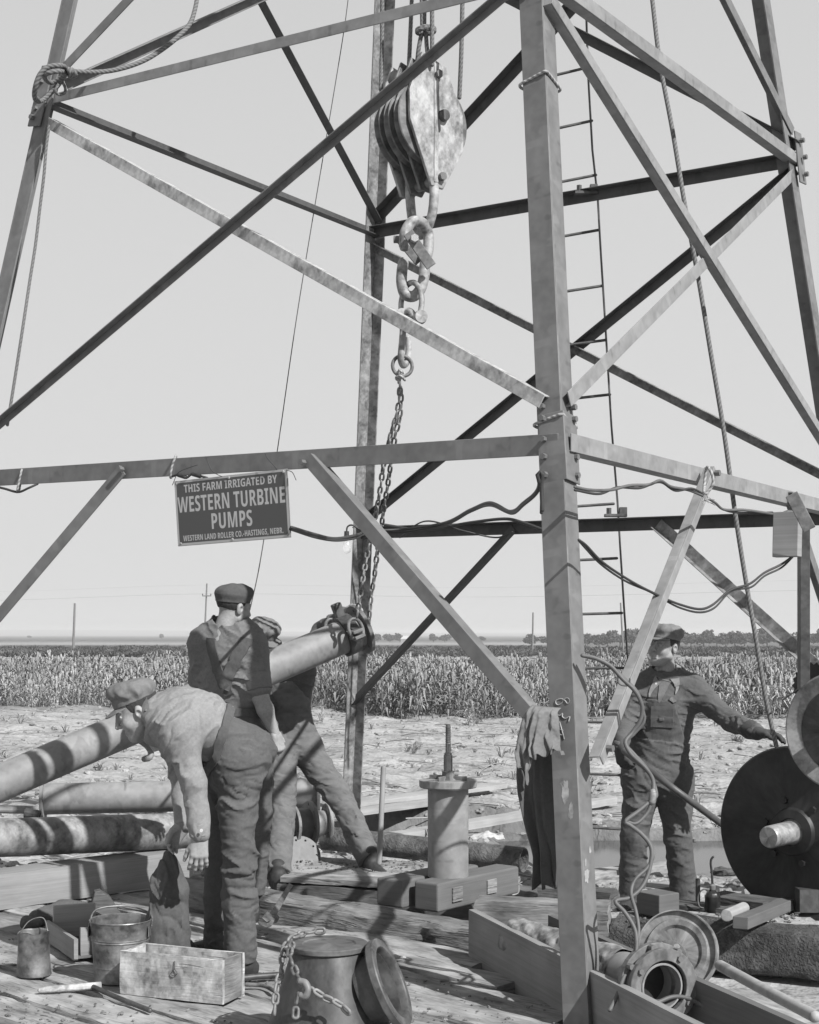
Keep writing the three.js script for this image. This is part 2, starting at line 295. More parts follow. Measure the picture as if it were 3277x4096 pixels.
function sorghum() {
  const l = [], H = rr(0.62, 0.8), lean = rr(-0.06, 0.06);
  l.push(tube([v3(0, 0, 0), v3(lean * 0.5, H * 0.5, 0), v3(lean, H, lean)], 0.011, 3, 4));
  for (let i = 0; i < 12; i++) {
    const a = i * 2.6 + rr(-0.5, 0.5), y = H * (0.1 + 0.075 * i), L = rr(0.24, 0.46), c = Math.cos(a), s = Math.sin(a), up = rr(0.1, 0.26), dr = rr(0.02, 0.4);
    l.push(blade([v3(lean * y / H, y, 0), v3(c * L * 0.35, y + up * 0.8, s * L * 0.35), v3(c * L * 0.7, y + up * 0.75, s * L * 0.7), v3(c * L, y + up - dr * 0.8, s * L)], rr(0.024, 0.042)));
  }
  const hd = new THREE.SphereGeometry(1, 6, 5).scale(0.032, 0.085, 0.032).translate(lean, H + 0.07, lean); l.push(tri(hd, true));
  return merge(l);
}
function scatter(name, geos, m, spots, label) {
  const root = new THREE.Group(); root.name = num(name); root.userData = { kind: 'stuff' }; if (label) root.userData.label = label; root.B = v3(0, 0, 0);
  const dummy = new THREE.Object3D();
  geos.forEach((g, k) => {
    const mine = spots.filter((_, i) => i % geos.length === k), im = new THREE.InstancedMesh(g, m, mine.length);
    im.name = num(name); im.userData = { kind: 'stuff' }; if (label) im.userData.label = label; im.castShadow = im.receiveShadow = true;
    mine.forEach(([X, y, d, s, tone], i) => { dummy.position.set(X, y, -d); dummy.rotation.set(rr(-0.1, 0.1), rr(0, 6.28), rr(-0.1, 0.1)); dummy.scale.set(s, s * rr(0.85, 1.15), s); dummy.updateMatrix(); im.setMatrixAt(i, dummy.matrix); im.setColorAt(i, new THREE.Color().setRGB(tone, tone, tone)); });
    scene.add(im);
  });
}
{
  const spots = [];
  for (let d = 21; d < 57; d += 0.27) {
    const hw = 0.30 * d + 4;
    for (let X = -hw; X < hw; X += 0.27) {
      const x = X + rr(-0.2, 0.2), dd = d + rr(-0.15, 0.15), r = x / dd;
      const edge = 29 + 3.5 * sstep(-0.02, -0.16, r) + 1.0 * sstep(0.02, 0.2, r) + 1.2 * N3(x * 0.6, 2, 5) + rr(-0.5, 0.9);
      if (dd < edge ? rnd() > 0.05 * sstep(edge - 7, edge, dd) : rnd() < 0.2) continue;
      spots.push([x, relief(x, dd) - 0.02, dd, rr(0.7, 1.08) * (dd < edge ? 0.6 : 1) * (0.92 + 0.4 * N3(x * 0.3, 4, dd * 0.3)), rr(0.7, 1.2) * (1 + 0.5 * N3(x * 0.35, 7, dd * 0.3))]);
    }
  }
  scatter('sorghum_crop', [sorghum(), sorghum(), sorghum(), sorghum()], mat(0.56, T.leaf, { roughness: 0.85, side: THREE.DoubleSide }), spots, 'field of leafy sorghum plants behind the drilling rig');
}
const tuft = (n, H, w, spread) => { const l = []; for (let i = 0; i < n; i++) { const a = rr(0, 6.28), L = H * rr(0.5, 1), q = spread * rr(0.3, 1), c = Math.cos(a), s = Math.sin(a), b = rr(0, 0.25) * spread; l.push(blade([v3(c * b, 0, s * b), v3(c * (b + q * 0.35), L * 0.6, s * (b + q * 0.35)), v3(c * (b + q), L * rr(0.7, 1), s * (b + q))], w, 0.1)); } return merge(l); };
{
  const spots = [];
  for (let i = 0; i < 7500; i++) { const d = rr(108, 190), X = rr(-0.36, 0.36) * d; if (X / d > 0.12 && rnd() < 0.4) continue; spots.push([X, relief(X, d) - 0.05, d, rr(0.5, 1.0) * (1 + 0.25 * N3(X * 0.08, d * 0.05, 2)), rr(0.7, 1.2)]); }
  scatter('tall_weeds', [tuft(30, 0.62, 0.05, 0.6), tuft(30, 0.55, 0.05, 0.7)], mat(0.27, T.leaf, { roughness: 0.85, side: THREE.DoubleSide }), spots, 'dark strip of tall weeds beyond the crop');
  const st = [], wd = [];
  for (let i = 0; i < 300; i++) { const d = rr(10.5, 30), X = rr(-0.32, 0.32) * d, dens = N3(X * 0.5, d * 0.4, 8); if (dens < -0.1 && d < 26) continue; if (X > 0.6 && d > 10.3 && d < 13.2) continue; wd.push([X, relief(X, d) - 0.01, d, rr(0.35, 1.1), rr(0.6, 1.25)]); }
  scatter('weeds', [tuft(12, 0.26, 0.011, 0.2), tuft(9, 0.2, 0.012, 0.3), tuft(14, 0.17, 0.009, 0.18)], mat(0.4, T.leaf, { roughness: 0.8, side: THREE.DoubleSide }), wd, 'scattered weeds on the bare sandy ground');
  const straw = [0, 1, 2].map(() => tube([v3(-0.5, 0.01, 0), v3(rr(-0.1, 0.1), rr(0.02, 0.07), rr(-0.08, 0.08)), v3(0.5, 0.015, rr(-0.1, 0.1))], 0.011, 4, 4));
  for (let i = 0; i < 750; i++) { const d = rr(10, 31), X = rr(-0.34, 0.34) * d; if (X > 0.6 && d > 10.3 && d < 13.2) continue; st.push([X, relief(X, d) + 0.005, d, rr(0.2, 0.75), rr(0.7, 1.2)]); }
  scatter('straw', straw, mat(0.6, T.leaf, { roughness: 0.85 }), st, 'dry stalks lying on the sandy ground');
  const clod = [0, 1, 2].map(() => { const g = new THREE.IcosahedronGeometry(1, 1), p = g.attributes.position, o = rr(0, 50); for (let i = 0; i < p.count; i++) { const k = 0.8 + 0.5 * N3(p.getX(i) * 1.3 + o, p.getY(i) * 1.3, p.getZ(i) * 1.3); p.setXYZ(i, p.getX(i) * k, p.getY(i) * k * 0.7, p.getZ(i) * k); } return tri(g, true); }), cl = [];
  for (let i = 0; i < 9000; i++) { const d = 9.6 + 22 * Math.pow(rnd(), 1.4), X = rr(-0.34, 0.34) * d; if (N3(X * 1.1, d * 0.8, 3) < -0.12) continue; if (X > 0.7 && d > 10.7 && d < 12.9) continue; cl.push([X, relief(X, d), d, 0.014 + 0.07 * Math.pow(rnd(), 3.5), rr(0.75, 1.15)]); }
  scatter('clods', clod, mat(0.52, T.dirt, { roughness: 0.95 }), cl, 'small clods of earth on the sandy ground');
}
// ---------- trees, poles, house far behind ----------
function crown(w, h, n, s) {
  const l = [], lobes = []; for (let i = 0; i < 7; i++) lobes.push([rr(-0.3, 0.3) * w, h * rr(0.35, 0.8), rr(-0.3, 0.3) * w, rr(0.22, 0.36)]);
  const pos = [];
  for (let i = 0; i < n; i++) {
    const [x, y, z, r] = lobes[i % lobes.length], q = v3(rr(-1, 1), rr(-1, 1), rr(-1, 1)).normalize().multiplyScalar(Math.pow(rnd(), 0.4)), c = v3(x + q.x * r * w, y + q.y * r * h * 0.9, z + q.z * r * w);
    const a = v3(rr(-1, 1), rr(-1, 1), rr(-1, 1)).normalize().multiplyScalar(s), b = v3(rr(-1, 1), rr(-1, 1), rr(-1, 1)).cross(a).normalize().multiplyScalar(s * 0.8);
    for (const [i1, j1] of [[-1, -1], [1, -1], [1, 1], [-1, -1], [1, 1], [-1, 1]]) pos.push(...c.clone().addScaledVector(a, i1).addScaledVector(b, j1).toArray());
  }
  const g = new THREE.BufferGeometry(); g.setAttribute('position', new THREE.Float32BufferAttribute(pos, 3)); return tri(g, true);
}
{
  const leafM = mat(0.11, T.leaf, { roughness: 0.85, side: THREE.DoubleSide }), barkM = mat(0.12, T.old);
  const kinds = [[1, 0.8], [0.8, 1], [1.15, 0.9], [0.9, 0.95]].map(([w, h]) => [crown(6.4 * w, 4.9 * h, 900, 0.30), merge([lathe(v3(0, 0, 0), v3(0, 1, 0), [[0.22, 0], [0.16, 1], [0.1, 2.6]], 7), tube([v3(0, 1.2, 0), v3(0.5, 2.0, 0.2), v3(1.1, 3, 0.4)], 0.07, 5, 5), tube([v3(0, 1, 0), v3(-0.5, 1.9, -0.2), v3(-1, 2.8, -0.3)], 0.07, 5, 5)])]);
  let k = 0;
  const tree = (u, d, s, label, group) => {
    const X = (u - CX) / F * d, b = v3(X, relief(X, d) - 0.1, -d), t = thing('tree', label, 'tree', b, group), [cg, tg] = kinds[k++ % 4];
    for (const [n, g, m] of [['crown', cg, leafM], ['trunk', tg, barkM]]) { const q = new THREE.Mesh(g, m); q.name = n; q.castShadow = q.receiveShadow = true; t.add(q); }
    t.scale.set(s, s * 0.95, s); t.rotation.y = rr(0, 6.28);
  };
  for (let u = 2290, i = 0; u < 3330; u += rr(34, 58), i++) tree(u, 590 + rr(-25, 45), rr(1.05, 1.5), 'dark bushy tree in the long tree line behind the right-hand field', 'trees in the tree line on the right');
  tree(2125, 640, 1.1, 'dark rounded tree beside the steel post, standing alone left of the tree line'); tree(2195, 640, 1.0, 'dark tree half hidden by the near steel leg');
  const gp = 'trees of the farm grove behind the pump';
  for (const [u, s] of [[1512, 0.9], [1560, 1.0], [1600, 1.05], [1632, 0.8]]) tree(u, 900, s * 1.15, 'hazy tree of the grove left of the small pale house', gp);
  for (const [u, s] of [[1735, 0.95], [1780, 1.0], [1890, 0.9], [1925, 0.8]]) tree(u, 900, s * 1.1, 'hazy tree of the grove right of the small pale house', 'trees of the grove right of the house');
  tree(648, 1500, 1.0, 'hazy round tree alone on the plain near the utility pole'); tree(118, 1700, 0.7, 'faint low tree at the far left of the plain');
  const poleM = mat(0.36, T.wood);
  const pole = (u, uv, vt, d, h, r, label) => { const b = P(u, VH, d); b.y = relief(b.x, d) - 0.3; const top = P(uv, vt, d), t = thing('utility_pole', label, 'pole', b); part('shaft', lathe(b, top.clone().sub(b), [[0.001, 0], [r, 0], [r * 0.75, b.distanceTo(top)], [0.001, b.distanceTo(top) + 0.02]], 9), poleM, t); return [t, top]; };
  const [up, top] = pole(817, 828, 2340, 220, 9, 0.15, 'utility pole with a crossarm left of the man in the flat cap');
  const ca = top.clone().add(v3(0, -1.6, 0.2)); part('crossarm', beam(ca.clone().add(v3(-0.66, 0, 0)), ca.clone().add(v3(0.66, 0, 0)), 0.16, 0.14, 0.01), poleM, up);
  for (const s of [-0.6, 0.6]) part('insulator', lathe(ca.clone().add(v3(s, 0.08, 0)), v3(0, 1, 0), [[0.05, 0], [0.09, 0.1], [0.05, 0.24], [0.001, 0.26]], 8), M.wire, up);
  part('insulator', lathe(top, v3(0, 1, 0), [[0.06, 0], [0.1, 0.1], [0.001, 0.3]], 8), M.wire, up);
  pole(293, 300, 2413, 140, 5, 0.13, 'plain short pole in the weeds at the far left'); pole(2130, 2133, 2450, 140, 4, 0.1, 'thin pale pole just left of the near steel leg'); pole(2494, 2483, 2411, 150, 5, 0.11, 'thin pale pole behind the ladder');
  solo('power_line', 'thin overhead wires strung to the crossarm utility pole', 'wire', merge([-0.6, 0.6, 0].map((s, i) => { const q = i === 2 ? top : ca.clone().add(v3(s, 0.3, 0)); return tube([q.clone().add(v3(-70, -0.3, -16)), q.clone().add(v3(-35, -0.8, -8)), q, q.clone().add(v3(40, -0.8, 14)), q.clone().add(v3(80, -0.3, 28))], 0.008, 60, 4); })), mat(0.5));
  const hb = P(1626, 2569, 800), h = thing('farm_house', 'small pale roofed house among the distant trees', 'house', hb);
  part('wall', tri(bx(6, 1.7, 5, hb.x, hb.y + 0.8, hb.z)), mat(0.35), h); const rs = new THREE.Shape([[-3.3, 0], [3.3, 0], [1.6, 1.9], [-1.6, 1.9]].map(([a, b]) => new THREE.Vector2(a, b)));
  part('roof', tri(new THREE.ExtrudeGeometry(rs, { depth: 5.6, bevelEnabled: false }).translate(hb.x, hb.y + 1.65, hb.z - 2.8)), mat(0.75), h);
}
// ---------- the drilling tower: four angle-iron legs leaning in, girts, braces ----------
const TH = 34.37 * Math.PI / 180, sn = Math.sin(TH), cs = Math.cos(TH);
const K = 0.7407, LEG = { N: [8.1 * K, 0.1835], L: [11.06 * K, 0.0345], R: [12.43 * K, -0.0345], F: [15.39 * K, -0.1835] };
const dep = (k, v) => LEG[k][0] / (1 - LEG[k][1] * (VH - v) / F);
const onLeg = (k, u, v) => P(u, v, dep(k, v));
const aL = v3(-cs, 0, -sn), bR = v3(sn, 0, -cs);            // near leg towards the left leg, towards the right leg
const nNL = bR.clone().negate(), nNR = aL.clone().negate(), nFR = bR.clone(), nFL = aL.clone();
const tower = thing('drilling_tower', 'tall steel lattice drilling tower of angle iron straddling the well', 'derrick', v3(0.15, 0, -8.7));
{
  const leg = (k, p, q, u, w, wu, ww, m, label) => { // extend the corner line from below the ground to far above the frame
    const A = onLeg(k, ...p), B = onLeg(k, ...q), x = B.clone().sub(A), lo = A.clone().addScaledVector(x, (-0.15 - A.y) / x.y), hi = A.clone().addScaledVector(x, (8 - A.y) / x.y);
    const g = angleIron(lo, hi, u, w, wu * K, ww * K, 0.011); return part('leg', g, m, tower, label);
  };
  const tN = leg('N', [2352, 4014], [2172, 80], aL, bR, 0.152, 0.152, M.steelMid, 'near leg with chalk mark #38 and rope bands');
  const tL = leg('L', [75, 765], [228, 80], bR.clone().multiplyScalar(1), aL.clone().negate(), 0.14, 0.14, M.steelMid);
  const tR = leg('R', [3196, 740], [3094, 80], aL, bR.clone().negate(), 0.15, 0.15, M.steelMid);
  const tF = leg('F', [1409, 3187], [1538, 80], bR.clone().negate(), aL.clone().negate(), 0.172, 0.12, M.galv);
  const ends = {};
  // member of a face: centre line of its flat leg from pixel p on leg k to pixel q on leg j
  function member(name, k, p, j, q, n, w, edge, out, m, opt = {}) {
    const A = onLeg(k, ...p), B = onLeg(j, ...q), off = n.clone().multiplyScalar((opt.off ?? 0.016) * K); A.add(off); B.add(off);
    if (opt.t0 || opt.t1) { const a = A.clone().lerp(B, opt.t0 ?? 0), b = A.clone().lerp(B, opt.t1 ?? 1); A.copy(a); B.copy(b); }
    return bar(name, A, B, n, w, edge, out, m, opt);
  }
  function bar(name, A, B, n, w, edge, out, m, opt = {}) {
    w *= K;
    const x = B.clone().sub(A).normalize(); let y = n.clone().cross(x).normalize(); if (y.y < 0) y.negate();
    const c = y.clone().multiplyScalar(edge * w / 2);
    return part(name, angleIron(A.clone().add(c), B.clone().add(c), y.clone().multiplyScalar(-edge), n.clone().multiplyScalar(out), w, opt.w2 ? opt.w2 * K : w, opt.t ?? 0.007), m, tower, opt.label);
  }
  const at = (k, p, j, q, u) => { const A = onLeg(k, ...p), B = onLeg(j, ...q); let lo = 0, hi = 1; for (let i = 0; i < 40; i++) { const t = (lo + hi) / 2, c = A.clone().lerp(B, t); ((c.x / -c.z * F + CX - u) * (q[0] - p[0]) > 0) ? hi = t : lo = t; } return A.lerp(B, lo); };
  const N1L = [2225, 1774], L1 = [-130, 1917], N1R = [2300, 1768], R1 = [3400, 2047], F1 = [1440, 2134];
  const gNL = member('girt', 'N', N1L, 'L', L1, nNL, 0.118, 1, -1, M.steelMid, { off: -0.02 }), gNR = member('girt', 'N', N1R, 'R', R1, nNR, 0.102, -1, -1, M.steelLight, { off: -0.02 });
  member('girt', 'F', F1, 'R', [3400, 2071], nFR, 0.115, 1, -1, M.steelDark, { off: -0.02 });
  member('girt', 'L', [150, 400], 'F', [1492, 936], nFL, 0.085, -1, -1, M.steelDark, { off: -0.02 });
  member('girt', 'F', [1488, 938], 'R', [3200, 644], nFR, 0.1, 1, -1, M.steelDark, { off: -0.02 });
  member('girt', 'L', [196, 402], 'N', [2140, -77], nNL, 0.072, 1, -1, M.steelLight);
  member('girt', 'R', [3190, 639], 'N', [2190, -97], nNR, 0.085, -1, -1, M.steelLight);
  member('brace', 'L', [180, 486], 'N', [2160, 1604], nNL, 0.079, 1, -1, M.braceSpot, { off: -0.019, label: 'pale rust-flecked brace with punched holes' });
  member('brace', 'L', [-127, 1829], 'N', [2140, -88], nNL, 0.052, 1, 1, M.steelMid, { off: 0.042, w2: 0.062 });
  member('brace', 'N', [2195, 0], 'R', [3420, 1961], nNR, 0.07, -1, -1, M.steelLight, { off: 0.03 });
  member('brace', 'N', [2292, 1596], 'R', [3195, 684], nNR, 0.088, -1, -1, M.steelLight, { off: -0.019, w2: 0.075 });
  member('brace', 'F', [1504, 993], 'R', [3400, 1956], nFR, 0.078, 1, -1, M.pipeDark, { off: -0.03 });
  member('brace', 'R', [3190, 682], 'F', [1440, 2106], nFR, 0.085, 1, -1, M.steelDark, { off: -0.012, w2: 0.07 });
  member('brace', 'L', [237, 299], 'N', [2080, -1651], nNL, 0.075, 1, -1, M.steelMid, { t1: 0.5 });
  member('brace', 'L', [255, 341], 'F', [1555, -242], nFL, 0.085, 1, -1, M.steelMid, { off: -0.02 });
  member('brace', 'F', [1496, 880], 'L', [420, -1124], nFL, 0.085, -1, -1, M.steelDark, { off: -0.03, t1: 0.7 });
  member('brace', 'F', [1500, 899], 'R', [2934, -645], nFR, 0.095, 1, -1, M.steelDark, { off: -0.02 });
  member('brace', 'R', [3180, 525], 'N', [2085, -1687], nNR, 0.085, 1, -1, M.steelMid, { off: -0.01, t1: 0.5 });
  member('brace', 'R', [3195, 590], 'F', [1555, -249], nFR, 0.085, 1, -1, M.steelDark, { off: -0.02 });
  // knee braces down to the legs
  const nl = (u) => at('N', N1L, 'L', L1, u), nr = (u) => at('N', N1R, 'R', R1, u), fr = (u) => at('F', F1, 'R', [3400, 2071], u);
  const knee = (A, B, n, w, edge, out, m, off = 0.03, w2) => bar('knee_brace', A.add(n.clone().multiplyScalar(off * K)), B.add(n.clone().multiplyScalar(off * K)), n, w, edge, out, m, { w2 });
  knee(nl(1232), onLeg('N', 2190, 2945), nNL, 0.085, 1, -1, M.steelMid, 0.008);
  knee(nl(492), onLeg('L', -330, 2850), nNL, 0.09, 1, -1, M.steelMid, 0.008);
  const kA = nr(2815), kB = onLeg('N', 2352, 3040); kA.y += 0.02;
  knee(kA, kB, nNR, 0.062, 1, -1, M.steelLight, 0.085, 0.07);
  knee(nr(3160), onLeg('R', 3330, 2500), nNR, 0.09, 1, -1, M.steelMid, 0.02);
  knee(fr(2065), onLeg('F', 1425, 2806), nFR, 0.085, -1, -1, M.steelDark, -0.03);
  knee(fr(2640), onLeg('R', 3290, 2680), nFR, 0.105, -1, -1, M.galv, -0.03, 0.09);
  // splice plates and bolts
  const nearPlate = (n, u, w0) => { const A = onLeg('N', 2250, 1640), B = onLeg('N', 2266, 1916); const g = angleIron(A.clone().addScaledVector(nNL, 0.006).addScaledVector(nNR, 0.006), B.clone().addScaledVector(nNL, 0.006).addScaledVector(nNR, 0.006), aL, bR, 0.118, 0.118, 0.007); return part('splice_plate', g, M.steelMid, tN); };
  const np = nearPlate();
  const legOf = { N: tN, L: tL, R: tR, F: tF };
  const bolts = (k, list, n, r = 0.017, h = 0.026, off = 0.012) => { for (const [u, v, s] of list) inst('bolt', hexG, M.bolt, tower, boltM(onLeg(k, u, v).addScaledVector(n, off), n, r, h, s ?? u)); };
  const onN = (du, dv, n, side) => { const c = onLeg('N', 0, dv); return c; };
  const leftFace = [], rightFace = [];
  for (const v of [1620, 1668, 1752, 1822, 1895]) {
    const t = (v - 80) / (4014 - 80), cu = lerp(2172, 2352, t), C = onLeg('N', cu, v);
    inst('bolt', hexG, M.bolt, tN, boltM(C.clone().addScaledVector(aL, 0.08).addScaledVector(nNL, 0.004), nNL, 0.013, 0.024, v));
    inst('bolt', hexG, M.bolt, tN, boltM(C.clone().addScaledVector(bR, 0.085).addScaledVector(nNR, 0.004), nNR, 0.013, 0.024, v));
  }
  inst('bolt', hexG, M.bolt, tN, boltM(onLeg('N', 2258, 3016).addScaledVector(nNL, 0.006).addScaledVector(aL, 0.01), nNL, 0.016, 0.03, 0.4));
  inst('bolt', hexG, M.bolt, tower, boltM(kB.clone().lerp(kA, 0.035).addScaledVector(nNR, 0.001), nNR, 0.015, 0.026, 0.4));
  inst('bolt', hexG, M.bolt, gNL, boltM(nl(1224).addScaledVector(nNL, 0.013).add(v3(0, -0.02, 0)), nNL, 0.015, 0.03, 0.4));
  inst('bolt', hexG, M.bolt, gNL, boltM(nl(498).addScaledVector(nNL, 0.013), nNL, 0.015, 0.03, 0.4));
  inst('bolt', hexG, M.bolt, tower, boltM(nr(2806).addScaledVector(nNR, 0.072).add(v3(0, 0.0, 0)), nNR, 0.015, 0.024, 0.4));
  for (const [u, v] of [[180, 332], [165, 402], [158, 440], [145, 475]]) inst('bolt', hexG, M.bolt, tL, boltM(onLeg('L', u, v).addScaledVector(nNL, 0.013), nNL, 0.015, 0.03, v));
  { const A = onLeg('L', 132, 508).addScaledVector(nNL, 0.012), B = onLeg('L', 190, 265).addScaledVector(nNL, 0.012); part('splice_plate', place(rbox(A.distanceTo(B), 0.1, 0.01, 0.003).translate(0, -0.022, 0), A, B, nNL.clone().cross(v3(0, 1, 0))), M.steelMid, tL); }
  for (const [u, v] of [[1475, 883], [1508, 886], [1478, 940], [1472, 967], [1472, 990], [1424, 2200], [1424, 2225], [1445, 2806]]) inst('bolt', hexG, M.steelLight, tF, boltM(onLeg('F', u, v).addScaledVector(nFL, -0.03), nFL.clone().negate(), 0.015, 0.02, v));
  for (const [u, v] of [[3190, 565], [3201, 632], [3206, 700]]) inst('bolt', hexG, M.bolt, tR, boltM(onLeg('R', u, v).addScaledVector(nNR, 0.02), nNR, 0.015, 0.024, v));
  { const A = onLeg('R', 3206, 735).addScaledVector(nNR, 0.01), B = onLeg('R', 3184, 530).addScaledVector(nNR, 0.01); part('splice_plate', place(rbox(A.distanceTo(B), 0.11, 0.01, 0.003), A, B, nNR.clone().cross(v3(0, 1, 0))), M.steelMid, tR); }
  // the chalk mark on the near leg
  const F1p = onLeg('N', 2235, 2800), chalk = [];
  { const C = onLeg('N', 2262, 2870), up = onLeg('N', 2250, 2700).sub(onLeg('N', 2260, 2900)).normalize(), rt = aL.clone().negate();
    // strokes in pixels of the photograph, put on the leg's left face
    const face = (u, v) => { const d0 = P(u, v, 1).sub(v3(0, EYE, 0)), Q = onLeg('N', lerp(2172, 2352, (v - 80) / 3934), v); const o = v3(0, EYE, 0), n = nNL; const t = Q.clone().sub(o).dot(n) / d0.dot(n); return o.addScaledVector(d0, t).addScaledVector(n, 0.002); };
    const S = [[[2225, 2802], [2245, 2795], [2262, 2803], [2272, 2815], [2280, 2803], [2272, 2792], [2258, 2797], [2248, 2812], [2234, 2820], [2224, 2812], [2225, 2802]], [[2232, 2842], [2228, 2856], [2240, 2862], [2252, 2852], [2250, 2866], [2262, 2874], [2280, 2866], [2276, 2885]], [[2215, 2905], [2252, 2922]], [[2210, 2928], [2248, 2940]], [[2228, 2890], [2240, 2955]], [[2240, 2888], [2258, 2955]]];
    part('chalk_mark', merge(S.map((s) => tube(s.map(([u, v]) => face(u, v)), 0.0026, 26, 5))), mat(0.62, T.spot), tN, 'white chalked number sign and 38'); }
  { const face = (u, v) => { const d0 = P(u, v, 1).sub(v3(0, EYE, 0)), Q = onLeg('N', lerp(2172, 2352, (v - 80) / 3934), v), o = v3(0, EYE, 0), edge = lerp(2172, 2352, (v - 80) / 3934), n = u < edge ? nNL : nNR, k = Q.clone().sub(o).dot(n) / d0.dot(n); return [o.addScaledVector(d0, k).addScaledVector(n, 0.0012), n]; };
    for (const [u, v, ru, rv] of [[2262, 3170, 22, 55], [2285, 3245, 14, 40], [2250, 3130, 12, 22], [2347, 3500, 14, 30], [2360, 3400, 6, 14], [2370, 3920, 8, 18], [2342, 3450, 6, 20]]) {
      const [c, n] = face(u, v), pts = []; for (let i = 0; i < 22; i++) { const a = i / 22 * 6.283, k = 0.7 + 0.7 * Math.abs(fbm3(Math.cos(a) * 2 + u, Math.sin(a) * 2 + v, 1, 3)) * 2; pts.push(face(u + Math.cos(a) * ru * k * 0.8, v + Math.sin(a) * rv * k)[0]); }
      const pos = []; for (let i = 0; i < 22; i++) { const a = pts[i], b = pts[(i + 1) % 22]; pos.push(...c.toArray(), ...b.toArray(), ...a.toArray()); }
      const g = new THREE.BufferGeometry(); g.setAttribute('position', new THREE.Float32BufferAttribute(pos, 3)); part('paint_patch', tri(g, true), M.patch, tN, 'pale paint patch'); } }
  for (const f of [1]) { ends.nl = nl; ends.nr = nr; ends.fr = fr; }
  tower.pts = ends;
}
// rope bands around the near leg
for (const [v, lab] of [[280, 'white cord tied round the near steel leg high up'], [1650, 'white cord tied round the near steel leg above the bolts']]) {
  const C = onLeg('N', lerp(2172, 2352, (v - 80) / 3934), v), q = (a, b, dy) => C.clone().addScaledVector(aL, a).addScaledVector(bR, b).add(v3(0, dy, 0)), o = 0.007, W = 0.122;
  solo('cord', lab, 'cord', tube([q(W, -o, -0.042), q(0.07, -o, -0.026), q(0.015, -o, -0.012), q(-o, -o, -0.008), q(-o, 0.02, -0.012), q(-o, 0.07, -0.028), q(-o, W, -0.05), q(0.03, W + o, -0.055), q(W, 0.03, -0.05)], 0.0065, 70, 7, true), M.rope);
}
// ---------- ladder on the far right side ----------
{
  const dl = (v) => 10.15 - (VH - v) / F * 0.85, rail = (o) => [[2345, 40], [2353, 300], [2370, 600], [2392, 800], [2403, 1000], [2425, 1350], [2446, 1700], [2470, 2000], [2482, 2200], [2498, 2450], [2512, 2640], [2550, 3400], [2558, 3530]].map(([u, v]) => P(u - o * (1 - 0), v, dl(v)));
  const b = P(2480, 3330, 10.1); b.y = 0.0;
  const t = thing('ladder', 'thin iron ladder clamped to the far side of the tower', 'ladder', b);
  const flat = (pts) => { const l = []; for (let i = 0; i < pts.length - 1; i++) l.push(beam(pts[i], pts[i + 1].clone().addScaledVector(pts[i + 1].clone().sub(pts[i]).normalize(), 0.004), 0.010, 0.032, 0.002, v3(1, 0, 0.3))); return merge(l); };
  part('rail', flat(rail(0)), M.rail, t); part('rail', flat(rail(205)), M.rail, t);
  for (const [u, v] of [[2350, 270], [2368, 483], [2384, 700], [2395, 920], [2410, 1143], [2424, 1360], [2440, 1578], [2455, 2015], [2468, 2233], [2488, 2452], [2505, 2672], [2520, 2890], [2534, 3102], [2546, 3320]]) { const A = P(u, v, dl(v)), B = P(u - 205, v + (VH - v) * 0.02 + 4, dl(v) - 0.0); part('rung', tube([A, A.clone().lerp(B, 0.5), B], 0.0095, 4, 8), M.rail, t); }
  for (const [u, v] of [[2360, 772], [2478, 2062]]) { const C = P(u, v, dl(v) - 0.05); part('clamp', merge([beam(C.clone().add(v3(-0.1, 0, 0)), C.clone().add(v3(0.05, 0, 0)), 0.02, 0.05, 0.003), beam(C.clone().add(v3(0.0, 0.03, 0)), C.clone().add(v3(0.05, 0.03, 0)), 0.05, 0.04, 0.003)]), M.rail, t); inst('bolt', hexG, M.rail, t, boltM(C.clone().add(v3(-0.07, 0.01, 0)), v3(0, 1, 0), 0.018, 0.04)); }
}
